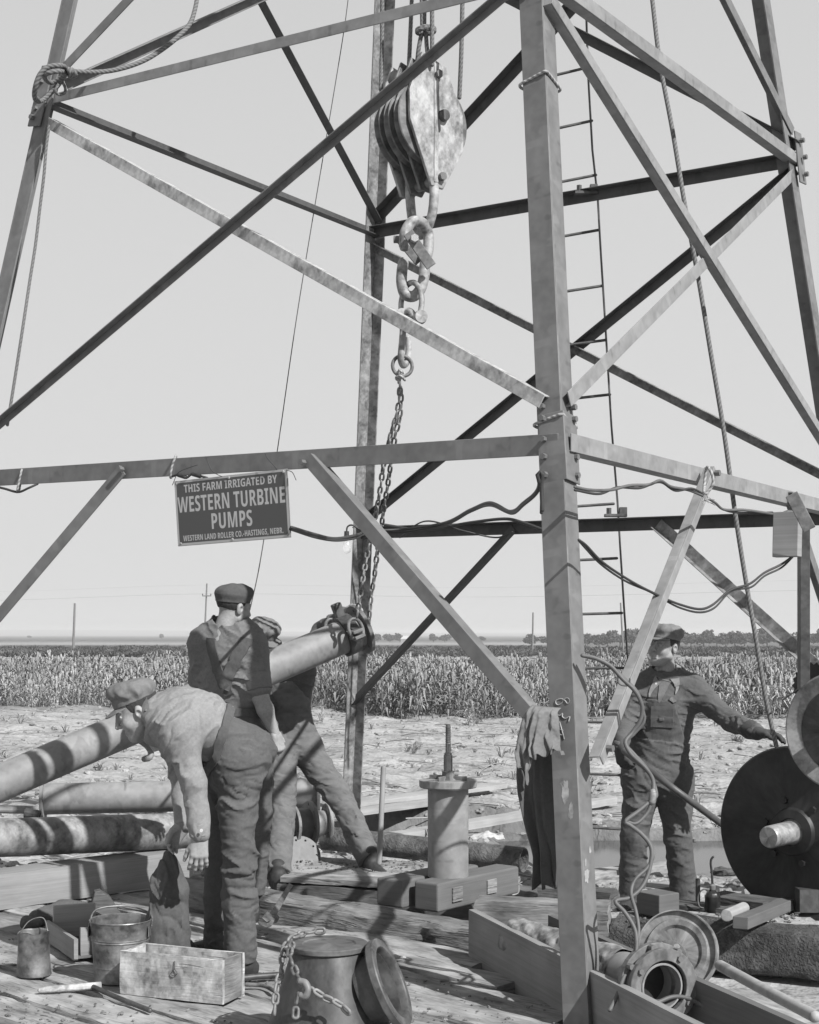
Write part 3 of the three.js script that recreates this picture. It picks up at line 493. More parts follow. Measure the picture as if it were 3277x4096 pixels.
// ---------- sign on the left girt ----------
{
  const c = document.createElement('canvas'); c.width = 1024; c.height = 600; const x = c.getContext('2d');
  x.fillStyle = '#c4c4c4'; x.fillRect(0, 0, 1024, 600); x.fillStyle = '#575757'; x.fillRect(18, 18, 988, 560);
  const line = (t, y, h, w, wt = 'bold') => { x.save(); x.fillStyle = '#cfcfcf'; x.font = wt + ' ' + h + 'px sans-serif'; x.textBaseline = 'alphabetic'; x.textAlign = 'left'; const m = x.measureText(t).width; x.translate(512 - w / 2, y); x.scale(w / m, 1); x.fillText(t, 0, 0); x.restore(); };
  line('THIS FARM IRRIGATED BY', 112, 100, 850); line('WESTERN TURBINE', 292, 200, 985); line('PUMPS', 470, 200, 385); line('WESTERN LAND ROLLER CO.-HASTINGS, NEBR.', 560, 72, 915);
  const t = new THREE.CanvasTexture(c); t.colorSpace = THREE.SRGBColorSpace;
  const nl = tower.pts.nl, dl = (u) => -nl(u).z - 0.02, TL = P(685, 1930, dl(685)), TR = P(1142, 1874, dl(1142)), BR = P(1174, 2150, dl(1174) + 0.024), BL = P(728, 2182, dl(728) + 0.024);
  const cx = TL.clone().add(TR).add(BR).add(BL).multiplyScalar(0.25), X = TR.clone().add(BR).sub(TL).sub(BL).multiplyScalar(0.5), Y = TL.clone().add(TR).sub(BL).sub(BR).multiplyScalar(0.5);
  const w = X.length(), h = Y.length(), ex = X.clone().normalize(), ey = Y.clone().addScaledVector(ex, -Y.dot(ex)).normalize(), ez = ex.clone().cross(ey);
  const m = new THREE.Matrix4().makeBasis(ex, ey, ez).setPosition(cx);
  const s = thing('farm_sign', 'dark enamel sign with pale irrigation lettering wired under the girt', 'sign', cx);
  part('sign_plate', tri(new RoundedBoxGeometry(w, h, 0.005, 1, 0.002)).applyMatrix4(m), mat(0.5, T.steel), s);
  part('sign_face', new THREE.PlaneGeometry(w - 0.004, h - 0.004).translate(0, 0, 0.0045).applyMatrix4(m), mat(1, t, { roughness: 0.4 }), s);
  for (const [a, b] of [[-0.48, 0.46], [0.47, 0.46], [-0.47, -0.46], [0.48, -0.46], [0, -0.46], [0, 0.46]]) part('rivet', lathe(v3(a * w, b * h, 0.004), v3(0, 0, 1), [[0.007, 0], [0.006, 0.004], [0.001, 0.006]], 8).applyMatrix4(m), M.white, s);
  const q = (u, v, f = 0) => { const p = P(u, v, dl(u) - f); return p; };
  part('wire', merge([[[690, 1940, 0], [715, 1890, 0.03], [760, 1870, 0.02], [790, 1860, 0.02]], [[900, 1912, 0], [850, 1885, 0.02], [832, 1850, 0.03], [826, 1828, 0.02]], [[1110, 1880, 0], [1095, 1862, 0.02], [1068, 1830, 0.03], [1062, 1815, 0.02]], [[1142, 1880, 0], [1170, 1890, 0.02], [1185, 1920, 0.02]]].map((l) => tube(l.map((a) => q(...a)), 0.0018, 18, 5))), M.wire, s);
  solo('electric_cord', 'black taped cord along the girt above the sign', 'cord', merge([tube([q(690, 1905, -0.02), q(725, 1898, 0.0), q(745, 1912, 0.01), q(770, 1895, 0), q(795, 1902, 0.01), q(830, 1912, -0.01)], 0.006, 30, 6), tube([q(715, 1900, 0), q(742, 1908, 0.0)], 0.011, 8, 6), tube([q(772, 1897, 0), q(800, 1905, 0.0)], 0.010, 8, 6)]), M.wire);
  solo('cord', 'white cord looped round the girt left of the sign', 'cord', tube([q(700, 1832, 0.01), q(690, 1860, 0.014), q(682, 1905, 0.01), q(690, 1900, -0.09), q(704, 1830, -0.09)], 0.006, 40, 7, true), M.rope);
  solo('cord', 'white cord looped round the girt at the left edge of the picture', 'cord', tube([q(85, 1888, 0.01), q(78, 1920, 0.014), q(70, 1962, 0.01), q(78, 1958, -0.09), q(88, 1886, -0.09)], 0.006, 40, 7, true), M.rope);
  solo('electric_cord', 'short black cord end below the girt at the far left', 'cord', tube([q(-40, 1940), q(20, 1955), q(75, 1968), q(115, 1952), q(150, 1936, -0.05)], 0.0065, 30, 6), M.wire);
}
// ---------- wires, lamp, wooden block ----------
{
  const w = (name, label, pts, r, m = M.wire, cat = 'wire') => solo(name, label, cat, tube(pts.map((a) => P(...a)), r, 0, 6), m);
  const two = (pts, o) => pts.map(([u, v, d], i) => [u + o * ((i * 37) % 5 - 2) * 2, v + o * (6 + ((i * 53) % 7)), d + 0.02]);
  const p1 = [[1166, 2110, 6.9], [1260, 2138, 7.4], [1330, 2154, 7.8], [1420, 2142, 8.6], [1500, 2122, 9.6], [1600, 2118, 9.7], [1760, 2096, 9.4], [1880, 2040, 8.6], [1960, 2011, 7.8], [2045, 2046, 6.9], [2090, 2016, 6.4], [2158, 1935, 5.97], [2150, 1893, 5.95], [2166, 1886, 5.95], [2166, 1935, 5.97], [2170, 2040, 5.98]];
  w('power_cable', 'black twisted cable from the sign to the near steel leg', p1, 0.0085); w('power_cable', 'second strand of black cable sagging beside the first below the girt', two(p1, 1), 0.0075);
  const p2 = [[1540, 2100, 10.9], [1680, 2120, 10.8], [1780, 2108, 10.6], [1900, 2088, 10.4], [2030, 2076, 10.2], [2090, 2090, 10.1], [2180, 2122, 10]];
  w('power_cable', 'thin wires draped along the far horizontal girt', p2, 0.011); w('power_cable', 'thin wire hanging just under the far horizontal girt', [[1600, 2150, 10.6], [1700, 2085, 10.5], [1860, 2125, 10.4], [1990, 2150, 10.4], [2050, 2128, 10.3]], 0.006);
  w('power_cable', 'pale tied cable under the right girt from the near leg to the brace', [[2300, 1948, 5.95], [2360, 1960, 6.05], [2440, 1960, 6.15], [2520, 1942, 6.25], [2600, 1938, 6.35], [2642, 1922, 6.4], [2680, 1945, 6.45], [2760, 1962, 6.6], [2860, 2010, 6.8], [2890, 2036, 6.85], [2980, 2040, 7.0], [3090, 2056, 7.15]], 0.0065, M.cable);
  w('power_cable', 'lower strand of the cable under the right girt', [[2300, 1960, 5.95], [2400, 1975, 6.1], [2470, 1950, 6.2], [2560, 1952, 6.3], [2640, 1928, 6.4], [2700, 1962, 6.5], [2770, 1955, 6.6], [2850, 2005, 6.8], [2900, 2040, 6.88], [3000, 2052, 7.05], [3090, 2050, 7.15]], 0.0055, M.wire);
  const p3 = [[2316, 2160, 5.9], [2345, 2182, 6], [2400, 2240, 6.1], [2500, 2310, 6.3], [2600, 2365, 6.5], [2720, 2418, 6.7], [2810, 2436, 6.85], [2850, 2420, 6.9], [2920, 2362, 7.0], [3000, 2335, 7.1], [3060, 2290, 7.2], [3130, 2255, 7.25], [3175, 2222, 7.25]];
  w('power_cable', 'black cable sagging across the sky from the near leg to the wooden block', p3, 0.006); w('power_cable', 'second black strand sagging beneath the cable to the wooden block', p3.map(([u, v, d], i) => [u + (i > 6 && i < 10 ? 6 : 0), v + (i % 4 === 0 ? 2 : 13), d + 0.015]), 0.005);
  // loose cable bundle hanging on the right of the near leg
  const b = [[2330, 2622, 5.95], [2380, 2632, 5.95], [2440, 2662, 5.95], [2490, 2715, 5.95], [2545, 2770, 5.95], [2570, 2830, 5.95], [2562, 2880, 5.95], [2530, 2930, 5.95], [2502, 2968, 5.93], [2520, 3010, 5.92], [2580, 3070, 5.9], [2612, 3120, 5.9], [2612, 3180, 5.88]];
  const lower1 = [[2608, 3195, 5.88], [2560, 3240, 5.86], [2502, 3288, 5.84], [2520, 3300, 5.84], [2570, 3340, 5.82], [2605, 3390, 5.8], [2600, 3470, 5.78], [2570, 3545, 5.75], [2520, 3590, 5.72], [2462, 3606, 5.7], [2500, 3650, 5.68], [2540, 3720, 5.66], [2545, 3800, 5.62], [2530, 3855, 5.6], [2500, 3900, 5.58], [2470, 3980, 5.55], [2440, 4040, 5.5]];
  const lower2 = [[2612, 3195, 5.88], [2590, 3250, 5.87], [2540, 3295, 5.85], [2505, 3285, 5.85], [2560, 3330, 5.83], [2600, 3370, 5.82], [2614, 3420, 5.8], [2590, 3470, 5.78], [2540, 3520, 5.75], [2525, 3570, 5.72], [2545, 3650, 5.7], [2555, 3720, 5.67], [2545, 3790, 5.64], [2522, 3860, 5.6], [2512, 3950, 5.56], [2510, 4040, 5.5]];
  const bundle = thing('cable_bundle', 'grey rubber cable hanging in kinked loops beside the near steel leg', 'cable', P(2505, 4096, 5.5));
  part('cable', tube(b.concat(lower1).map((a) => P(...a)), 0.0085, 200, 7), M.cable, bundle); part('cable', tube(b.map(([u, v, d], i) => [u + 14 - (i % 3) * 7, v + 4, d + 0.02]).concat(lower2).map((a) => P(...a)), 0.0075, 200, 7), M.cable, bundle);
  part('tape', tube([P(2612, 3170, 5.875), P(2609, 3205, 5.873)], 0.0155, 6, 8), M.galv, bundle); part('wire_tie', tube([P(2470, 2690, 5.95), P(2478, 2735, 5.95), P(2515, 2740, 5.95), P(2520, 2715, 5.95)], 0.004, 16, 5), M.cable, bundle);
  solo('rubber_cable', 'thin grey cable lying across the open end of the flanged pipe', 'cable', tube([P(2630, 4010, 5.6), P(2690, 3988, 5.62), P(2740, 3990, 5.62), P(2800, 4015, 5.6), P(2860, 4060, 5.55)], 0.009, 40, 7), M.cable);
  // lamp bulb
  const lb = thing('light_bulb', 'clear unlit light bulb hanging from the wires by the far leg', 'bulb', P(1387, 2200, 9.4));
  part('glass_bulb', lathe(P(1387, 2156, 9.4), v3(0, -1, 0), [[0.012, 0], [0.015, 0.012], [0.026, 0.035], [0.031, 0.055], [0.026, 0.077], [0.014, 0.088], [0.001, 0.091]], 18), new THREE.MeshPhysicalMaterial({ color: 0xffffff, roughness: 0.08, transmission: 0.9, thickness: 0 }), lb);
  part('socket', lathe(P(1387, 2125, 9.4), v3(0, -1, 0), [[0.001, 0], [0.015, 0], [0.017, 0.05], [0.001, 0.052]], 12), M.black, lb); part('cord', tube([P(1387, 2126, 9.4), P(1390, 2108, 9.4), P(1405, 2100, 9.4), P(1440, 2118, 9.4)], 0.006, 12, 6), M.wire, lb);
  // wooden block on an upright
  const wb = P(3085, 2225, 7.2); const f1 = v3(0.82, 0, -0.3).normalize();
  const wbx = thing('wooden_block', 'squared wooden block fixed to the iron upright at the right edge', 'block', wb);
  { const C = P(3150, 2138, 7.25), m = new THREE.Matrix4().makeBasis(v3(0.86, 0, 0.51), v3(0.02, 1, 0), v3(-0.51, 0, 0.86)).setPosition(C); part('block', rbox(0.125, 0.218, 0.07, 0.004).applyMatrix4(m), M.wood, wbx); }
}
// white cord on the right girt, with a frayed end
{ const q = (u, v, d) => P(u, v, d); const d = 6.36; const t = thing('cord', 'frayed white cord tied round the right girt beside the brace', 'cord', q(2835, 1990, d));
  part('loop', tube([q(2838, 1876, d), q(2850, 1900, d - 0.01), q(2853, 1930, d - 0.01), q(2838, 1960, d), q(2822, 1975, d), q(2818, 1940, d + 0.12), q(2825, 1880, d + 0.12)], 0.0065, 50, 7, true), M.rope, t);
  part('frayed_end', merge([0, 1, 2, 3, 4, 5, 6, 7, 8].map(() => tube([q(2826, 1970, d), q(2826 + rr(-14, 14), 1995, d), q(2832 + rr(-24, 30), 2020 + rr(-25, 8), d - 0.01)], 0.0022, 8, 4))), M.rope, t); }
// ---------- hoist: ropes, block, hook, chain ----------
{
  const D = 8.6, n = v3(0.6, 0, 0.8), e = v3(0.8, 0, -0.6), up = v3(0.05, 1, 0).normalize();
  const blk = thing('pulley_block', 'large worn iron pulley block hanging in the middle of the tower', 'pulley', P(1700, 750, D));
  const C = P(1748, 480, D), px = (u, v, k = 0) => { const s = F / D, du = (u - 1748) / s, dv = -(v - 480) / s; return C.clone().addScaledVector(e, du / 0.8).addScaledVector(v3(0, 1, 0), dv).addScaledVector(n, k); };
  const m = new THREE.Matrix4().makeBasis(e, v3(0, 1, 0), n).setPosition(C);
  const S = F / D, out = [[1690, 228], [1783, 262], [1852, 438], [1854, 577], [1772, 748], [1727, 742], [1643, 500], [1640, 385]].map(([u, v]) => new THREE.Vector2((u - 1748) / S / 0.8, -(v - 480) / S));
  const cheek = (k, t) => { const s = new THREE.Shape(out); return tri(new THREE.ExtrudeGeometry(s, { depth: t, bevelEnabled: true, bevelSize: 0.005, bevelThickness: 0.004, bevelSegments: 2 }).translate(0, 0, k), false).applyMatrix4(m); };
  part('cheek_plate', cheek(-0.014, 0.014), M.block, blk, 'front cheek plate with worn paint');
  for (const k of [-0.115, -0.21, -0.30]) part('cheek_plate', cheek(k, 0.012), k < -0.25 ? M.block : M.iron, blk);
  part('strap', rbox(0.03, 0.68, 0.008, 0.003).translate(-0.01, -0.02, 0.006).applyMatrix4(m), M.block, blk);
  for (const k of [-0.058, -0.155, -0.248]) part('sheave', lathe(C.clone().addScaledVector(n, k - 0.027), n, [[0.03, 0], [0.245, 0], [0.25, 0.006], [0.225, 0.024], [0.225, 0.03], [0.25, 0.048], [0.245, 0.054], [0.03, 0.054], [0.03, 0]], 40), M.iron, blk);
  part('axle', lathe(px(1770, 459, -0.33), n, [[0.001, 0], [0.034, 0], [0.034, 0.352], [0.03, 0.364], [0.001, 0.366]], 20), M.ironDark, blk);
  for (const [u, v] of [[1762, 706], [1748, 300]]) inst('bolt', hexG, M.iron, blk, boltM(px(u, v, 0.003), n, 0.024, 0.03, 0.3));
  for (const [u, v, k] of [[1748, 720, -0.045], [1748, 720, -0.14], [1748, 720, -0.24]]) part('bolt_sleeve', lathe(px(u, v, k - 0.035), n, [[0.001, 0], [0.03, 0], [0.03, 0.075], [0.001, 0.075]], 12), M.iron, blk);
  inst('bolt', hexG, M.ironDark, blk, boltM(px(1748, 722, -0.31), n.clone().negate(), 0.032, 0.03));
  part('bail', tube([px(1745, 690, -0.255), px(1746, 760, -0.25), px(1746, 850, -0.225), px(1744, 905, -0.175), px(1742, 922, -0.13), px(1744, 905, -0.085), px(1746, 850, -0.04), px(1746, 760, -0.02), px(1745, 700, -0.022)], 0.028, 60, 12), M.block, blk);
  // hook train below
  const q = (u, v, k = 0) => P(u, v, D + k), hk = thing('hoist_hook', 'heavy iron hook and shackles hanging under the pulley block', 'hook', q(1620, 1470));
  part('hook', tube([q(1618, 985, -0.05), q(1622, 930, -0.05), q(1650, 888, -0.03), q(1690, 893, 0.02), q(1712, 935, 0.06), q(1714, 990, 0.05), q(1700, 1060, 0.02), q(1696, 1110, 0), q(1680, 1160, 0), q(1652, 1186, 0), q(1622, 1178, 0), q(1608, 1140, 0), q(1608, 1090, 0), q(1614, 1050, 0)], 0.032, 90, 12), M.block, hk);
  { const A = q(1642, 945, -0.12), B = q(1716, 1052, -0.1); part('strap', place(rbox(A.distanceTo(B) + 0.05, 0.062, 0.014, 0.004), A, B, v3(0.6, 0.8, 0)), M.iron, hk); const A2 = q(1612, 972, 0.06), B2 = q(1668, 1040, 0.08); part('strap', place(rbox(A2.distanceTo(B2) + 0.04, 0.05, 0.014, 0.004), A2, B2, v3(0.6, 0.8, 0)), M.iron, hk);
    inst('bolt', hexG, M.block, hk, boltM(q(1656, 958, -0.13), v3(0.2, 0.1, 1), 0.024, 0.03)); inst('bolt', hexG, M.iron, hk, boltM(q(1596, 958, 0.0), v3(-1, 0, 0.1), 0.022, 0.03)); }
  part('shackle', tube([q(1604, 1255, 0.05), q(1606, 1205, 0.05), q(1622, 1150, 0.04), q(1652, 1130, -0.02), q(1676, 1152, -0.06), q(1688, 1200, -0.07), q(1680, 1262, -0.08)], 0.0165, 50, 10), M.block, hk);
  part('shackle_eye', lathe(q(1678, 1272, -0.105), v3(0.25, 0, 1), [[0.001, 0], [0.036, 0], [0.04, 0.012], [0.036, 0.05], [0.001, 0.05]], 16), M.block, hk); part('shackle_eye', lathe(q(1602, 1262, 0.04), v3(0.25, 0, 1), [[0.001, 0], [0.034, 0], [0.034, 0.045], [0.001, 0.045]], 16), M.block, hk);
  part('shackle_pin', tube([q(1682, 1274, -0.13), q(1600, 1262, 0.09)], 0.013, 4, 10), M.iron, hk);
  part('lower_hook', tube([q(1656, 1300, -0.03), q(1652, 1258, -0.03), q(1634, 1244, 0), q(1614, 1268, 0.03), q(1612, 1330, 0.01), q(1606, 1400, -0.02), q(1604, 1440, -0.01), q(1614, 1462, 0.02), q(1630, 1440, 0.05), q(1634, 1380, 0.06), q(1630, 1352, 0.06)], 0.019, 70, 10), M.block, hk);
  part('ring', new THREE.TorusGeometry(0.058, 0.0105, 12, 36).rotateY(0.25).translate(...q(1610, 1464, 0.02).toArray()), M.iron, hk);
  part('cord_knot', merge([tube([q(1590, 1494), q(1600, 1484, -0.02), q(1618, 1496, -0.02), q(1606, 1510, -0.02), q(1592, 1520), q(1585, 1512), q(1604, 1505, -0.03), q(1620, 1520)], 0.0085, 50, 7), tube([q(1600, 1480, -0.02), q(1596, 1530)], 0.01, 8, 7)]), M.rope, hk);
  // falls of rope above the block
  const falls = [[[1530, -90, 0.25], [1528, 200, 0.25], [1524, 360, 0.22]], [[1652, -90, 0.1], [1640, 180, 0.1], [1634, 320, 0.1], [1632, 400, 0.08]], [[1686, -90, 0], [1690, 118, 0]], [[1728, -90, -0.05], [1729, 150, -0.05], [1728, 260, -0.05]], [[1852, -90, -0.15], [1846, 200, -0.15], [1838, 390, -0.12]], [[1700, -90, 0], [1697, 118, 0]]];
  const labs = ['hoist rope at the left behind the dark brace', 'hoist rope entering the left side of the pulley block', 'hoist rope running up from the knot above the block', 'hoist rope just right of the knot above the block', 'hoist rope at the right rim of the pulley block', 'second rope running up from the knot above the block'];
  falls.forEach((f, i) => solo('hoist_rope', labs[i], 'rope', tube(f.map((a) => q(...a)), 0.0125, 30, 8), M.ropeDark));
  const kn = thing('rope_becket', 'knotted loop of wire rope tied to the top of the pulley block', 'rope', q(1695, 260)); part('loop', tube([q(1668, 262, 0.02), q(1676, 190, 0), q(1692, 128, 0), q(1700, 128, 0), q(1708, 190, -0.02), q(1714, 240, -0.03)], 0.0125, 30, 8), M.ropeDark, kn);
  part('knot', merge([[0, 0], [8, 5], [-7, 10]].map(([a, b]) => tube([q(1668, 118 + b, -0.03), q(1700 + a, 104 + b, -0.05), q(1738, 112 + b, -0.02), q(1728, 124 + b, 0.03), q(1690, 128 + b, 0.04)], 0.011, 26, 7, true))), M.ropeDark, kn);
  // sling chain down to the pipe
  const ch = thing('sling_chain', 'long double sling chain from the hook down to the lifted pipe', 'chain', P(1480, 2500, 9.2));
  const dd = (v) => lerp(8.6, 9.22, sstep(1500, 2500, v));
  chain('link', [[1600, 1520], [1600, 1570], [1592, 1640], [1574, 1700], [1539, 1839], [1518, 1978], [1497, 2090], [1470, 2215], [1445, 2361], [1428, 2470]].map(([u, v]) => P(u, v, dd(v) + (v > 2350 ? -0.2 : 0))), 0.058, 0.036, 0.0068, M.chain, ch);
  chain('link', [[1603, 1545], [1604, 1600], [1598, 1670], [1581, 1742], [1563, 1860], [1550, 1950], [1536, 2034], [1525, 2117], [1508, 2222], [1497, 2312], [1483, 2396], [1476, 2500]].map(([u, v]) => P(u, v, dd(v) + 0.05)), 0.058, 0.036, 0.0068, M.chain, ch, 0.6);
}
// ---------- other ropes ----------
solo('hand_rope', 'long spiral-laid cable slanting down to the gloved worker at the drum', 'cable', tube([[2600, -90, 8.35], [2612, 20, 8.3], [2640, 250, 8.2], [2690, 520, 8.1], [2745, 850, 8.0], [2795, 1120, 7.95], [2850, 1450, 7.9], [2895, 1720, 7.88], [2945, 2080, 7.85], [2985, 2330, 7.85], [3025, 2560, 7.82], [3065, 2800, 7.8], [3106, 2985, 7.8]].map((a) => P(...a)), 0.0125, 240, 8), M.ropeDark);
solo('guy_wire', 'thin straight guy wire slanting behind the sign', 'wire', tube([P(1395, -20, 11), P(1378, 110, 10.9), P(1190, 1250, 10), P(1110, 1800, 9.6), P(1035, 2280, 9.3), P(1000, 2440, 9.2)], 0.0034, 60, 5), M.wire);
{ const d = 8.05, q = (u, v, k = 0) => P(u, v, d + k), t = thing('rope', 'hemp rope knotted round the upper left joint and trailing to the upper right', 'rope', q(180, 400));
  part('coil', tube([q(238, 262, -0.08), q(190, 270, -0.1), q(160, 300, -0.1), q(142, 350, -0.08), q(140, 392, -0.02), q(170, 400, 0.1), q(240, 330, 0.12), q(262, 280, 0.04)], 0.014, 60, 8, true), M.ropeDark, t);
  part('coil', tube([q(236, 285, -0.08), q(200, 290, -0.1), q(180, 300, -0.08), q(210, 330, 0.1), q(262, 300, 0.06)], 0.013, 50, 8, true), M.ropeDark, t);
  part('knot', merge([0, 1, 2].map((i) => tube([q(272 + i * 9, 275 + i * 2, -0.05), q(282 + i * 9, 290, -0.07), q(284 + i * 8, 308, -0.03), q(274 + i * 8, 296, 0.02)], 0.012, 24, 7, true))), M.ropeDark, t);
  part('tail', tube([q(295, 285, -0.02), q(340, 288, 0), q(420, 286, 0.05), q(500, 270, 0.1), q(580, 240, 0.15), q(660, 190, 0.2), q(720, 140, 0.25), q(760, 95, 0.3), q(782, 30, 0.35), q(800, -90, 0.4)], 0.013, 120, 8), M.ropeDark, t);
  part('loop', tube([q(232, 340, -0.03), q(222, 365, -0.03), q(235, 378, 0), q(258, 372, 0.02), q(262, 355, 0.02), q(252, 330, 0.02)], 0.008, 30, 7), M.ropeDark, t);
  solo('rope', 'dark rope hanging from the upper left joint beside the left leg', 'rope', tube([[196, 505, 0.1], [185, 590, 0.1], [176, 700, 0.1], [160, 830, 0.1], [142, 980, 0.08], [120, 1120, 0.05], [90, 1320, 0], [62, 1500, 0], [30, 1700, 0]].map((a) => q(...a)), 0.0085, 120, 7), M.ropeDark); }
// ---------- deck, timbers ----------
{
  // foreground deck: planks laid at a slant, left open over the well
  const tx = v3(0.72, 0, 0.694), sx = v3(0.694, 0, -0.72), Y = 0.185;
  const t = thing('plank_deck', 'weathered plank deck in the foreground around the well', 'deck', v3(-0.8, 0, -6.4));
  const O = v3(-0.8, 0, -6.4); let i = 0;
  const clipT = (s, lo, hi) => { // keep the stretch of a strip that the deck covers
    let a = null, b = null;
    for (let k = lo; k <= hi; k += 0.05) { const p = O.clone().addScaledVector(tx, k).addScaledVector(sx, s), X = p.x, d = -p.z; const front = X < -0.62 ? 8.9 : 7.8, ok = d > 4.9 && d < front && X > -3.2 && X < lerp(0.86, 0.36, clamp((d - 5.2) / 1.8)) && !(X > -0.62 && d > (X < -0.11 ? lerp(7.7, 6.8, (X + 0.6) / 0.49) : lerp(6.8, 7.05, (X + 0.11) / 0.34))); if (ok) { a ??= k; b = k; } }
    return a === null ? null : [a, b];
  };
  for (let s = -1.8; s < 2.2; i++) {
    const w = rr(0.2, 0.27), c = clipT(s + w / 2, -3.2, 3.2);
    if (c && c[1] - c[0] > 0.3) { const A = O.clone().addScaledVector(tx, c[0]).addScaledVector(sx, s + w / 2), B = O.clone().addScaledVector(tx, c[1] + rr(-0.05, 0.05)).addScaledVector(sx, s + w / 2); A.y = B.y = Y - 0.027 + rr(-0.014, 0.006); A.y += rr(-0.004, 0.004); part('plank', rough(A, B, 0.045, w - rr(0.004, 0.022), 0.0085, 0.055), i % 5 === 3 ? M.old : M.plank, t); }
    s += w;
  }
  for (const [A, B] of [[v3(-2.6, 0.1, -5.6), v3(0.3, 0.1, -5.5)], [v3(-2.8, 0.1, -7.2), v3(-0.5, 0.1, -6.9)]]) part('joist', beam(A, B, 0.1, 0.12, 0.01), M.oldDark, t);
  // deck under the third man and the pump
  const d2 = thing('plank_deck', 'pale plank landing behind the pump timbers', 'deck', P(1300, 3500, 9));
  const e0 = G(1110, 3512, 0.26), e1 = G(1960, 3560, 0.26), dir = e1.clone().sub(e0).normalize(), back = v3(-dir.z, 0, dir.x).multiplyScalar(-1); if (back.z > 0) back.negate();
  for (let k = 0; k < 5; k++) { const o = back.clone().multiplyScalar(0.09 + k * 0.172), A = e0.clone().add(o).addScaledVector(dir, rr(-0.1, 0.05)), B = e1.clone().add(o).addScaledVector(dir, rr(-0.3, 0.2) - (k > 2 ? 0.5 : 0)); A.y = B.y = 0.245 + rr(-0.006, 0.006); part('plank', rough(A, B, 0.04, 0.164, 0.005, 0.06), M.plank, d2); }
  const A = e0.clone().addScaledVector(back, 0.06).setY(0.15), B = e1.clone().addScaledVector(back, 0.06).setY(0.15); part('joist', rough(A, B, 0.15, 0.12, 0.012, 0.05), M.oldDark, d2);
}
const ta = (u, v, y) => G(u, v, y);
{ // the big rough timbers
  const A = ta(700, 3520, 0.36), B = ta(1950, 3726, 0.25), dir = B.clone().sub(A).normalize(), bk = v3(dir.z, 0, -dir.x); if (bk.z > 0) bk.negate();
  const mk = (P0, P1, h, w, amp, m, name, lab, chk) => { const d = P1.clone().sub(P0).setY(0).normalize(), b = v3(d.z, 0, -d.x); if (b.z > 0) b.negate(); const q = (p) => p.clone().addScaledVector(b, w / 2).add(v3(0, -h / 2, 0)); return solo(name, lab, 'timber', rough(q(P0), q(P1), h, w, amp, 0.035, undefined, chk), m); };
  mk(A, B, 0.165, 0.18, 0.018, M.oldFace, 'rough_timber', 'long weathered timber with cracked face lying across under the pump', 0.022);
  mk(ta(1900, 3600, 0.34), ta(2430, 3622, 0.34), 0.16, 0.17, 0.013, M.old, 'rough_timber', 'weathered timber end passing behind the near steel leg', 0.01);
  mk(ta(2150, 3545, 0.3), ta(2440, 3570, 0.3), 0.1, 0.15, 0.012, M.oldDark, 'rough_timber', 'dark timber behind the timber end at the near leg');
  mk(ta(1880, 3520, 0.24), ta(2240, 3585, 0.24), 0.12, 0.14, 0.012, M.oldDark, 'rough_timber', 'dark timber under the right end of the pump block');
  mk(ta(2440, 3684, 0.245), ta(3330, 3752, 0.245), 0.215, 0.3, 0.016, M.gritty, 'gritty_beam', 'dark gritty beam crossing the lower right under the oil can');
  mk(ta(-250, 3530, 0.385), ta(758, 3403, 0.385), 0.195, 0.22, 0.0025, M.wood, 'squared_timber', 'long pale squared timber at the left under the pipes');
  // well casing in the dark opening
  solo('well_casing', 'rim of the well casing down in the dark opening under the timber', 'pipe', pipe(v3(0.1, -0.9, -7.32), v3(0.1, 0.02, -7.32), 0.12, 0.11), M.pipeDark);
  // two dressed pump blocks
  const blk = (fl, fr, y, h, L, lab, cl) => { const a = G(fl[0], fl[1], y), b = G(fr[0], fr[1], y), w = a.distanceTo(b), ex = b.clone().sub(a).normalize(), ez = v3(-ex.z, 0, ex.x); if (ez.z > 0) ez.negate(); const dirv = P(2078, 3570, 8.25).sub(P(1762, 3646, 7.68)).setY(0).normalize(); const c = a.clone().add(b).multiplyScalar(0.5).add(v3(0, h / 2, 0)); const t = thing('pump_block', lab, 'timber', a); part('timber', place(rbox(L, h, w * Math.abs(ex.clone().cross(dirv).y), 0.014), c, c.clone().addScaledVector(dirv, L)), M.woodGrey, t); if (cl) for (const k of [0.16, 0.47]) { const s = c.clone().addScaledVector(dirv, k), nn = v3(dirv.z * -1, 0, dirv.x).multiplyScalar(1); if (nn.x < 0) nn.negate(); part('cleat', place(rbox(0.085, 0.075, 0.012, 0.003), s.clone().addScaledVector(dirv, -0.04).addScaledVector(nn, w * 0.5 * Math.abs(ex.clone().cross(dirv).y) + 0.004), s.clone().addScaledVector(dirv, 0.04).addScaledVector(nn, w * 0.5 * Math.abs(ex.clone().cross(dirv).y) + 0.004)), M.old, t); } };
  blk([1494, 3624], [1622, 3634], 0.285, 0.146, 0.68, 'dressed square timber under the left side of the pump head');
  blk([1643, 3642], [1765, 3650], 0.28, 0.15, 0.74, 'dressed square timber with side cleats under the right side of the pump head', true);
}
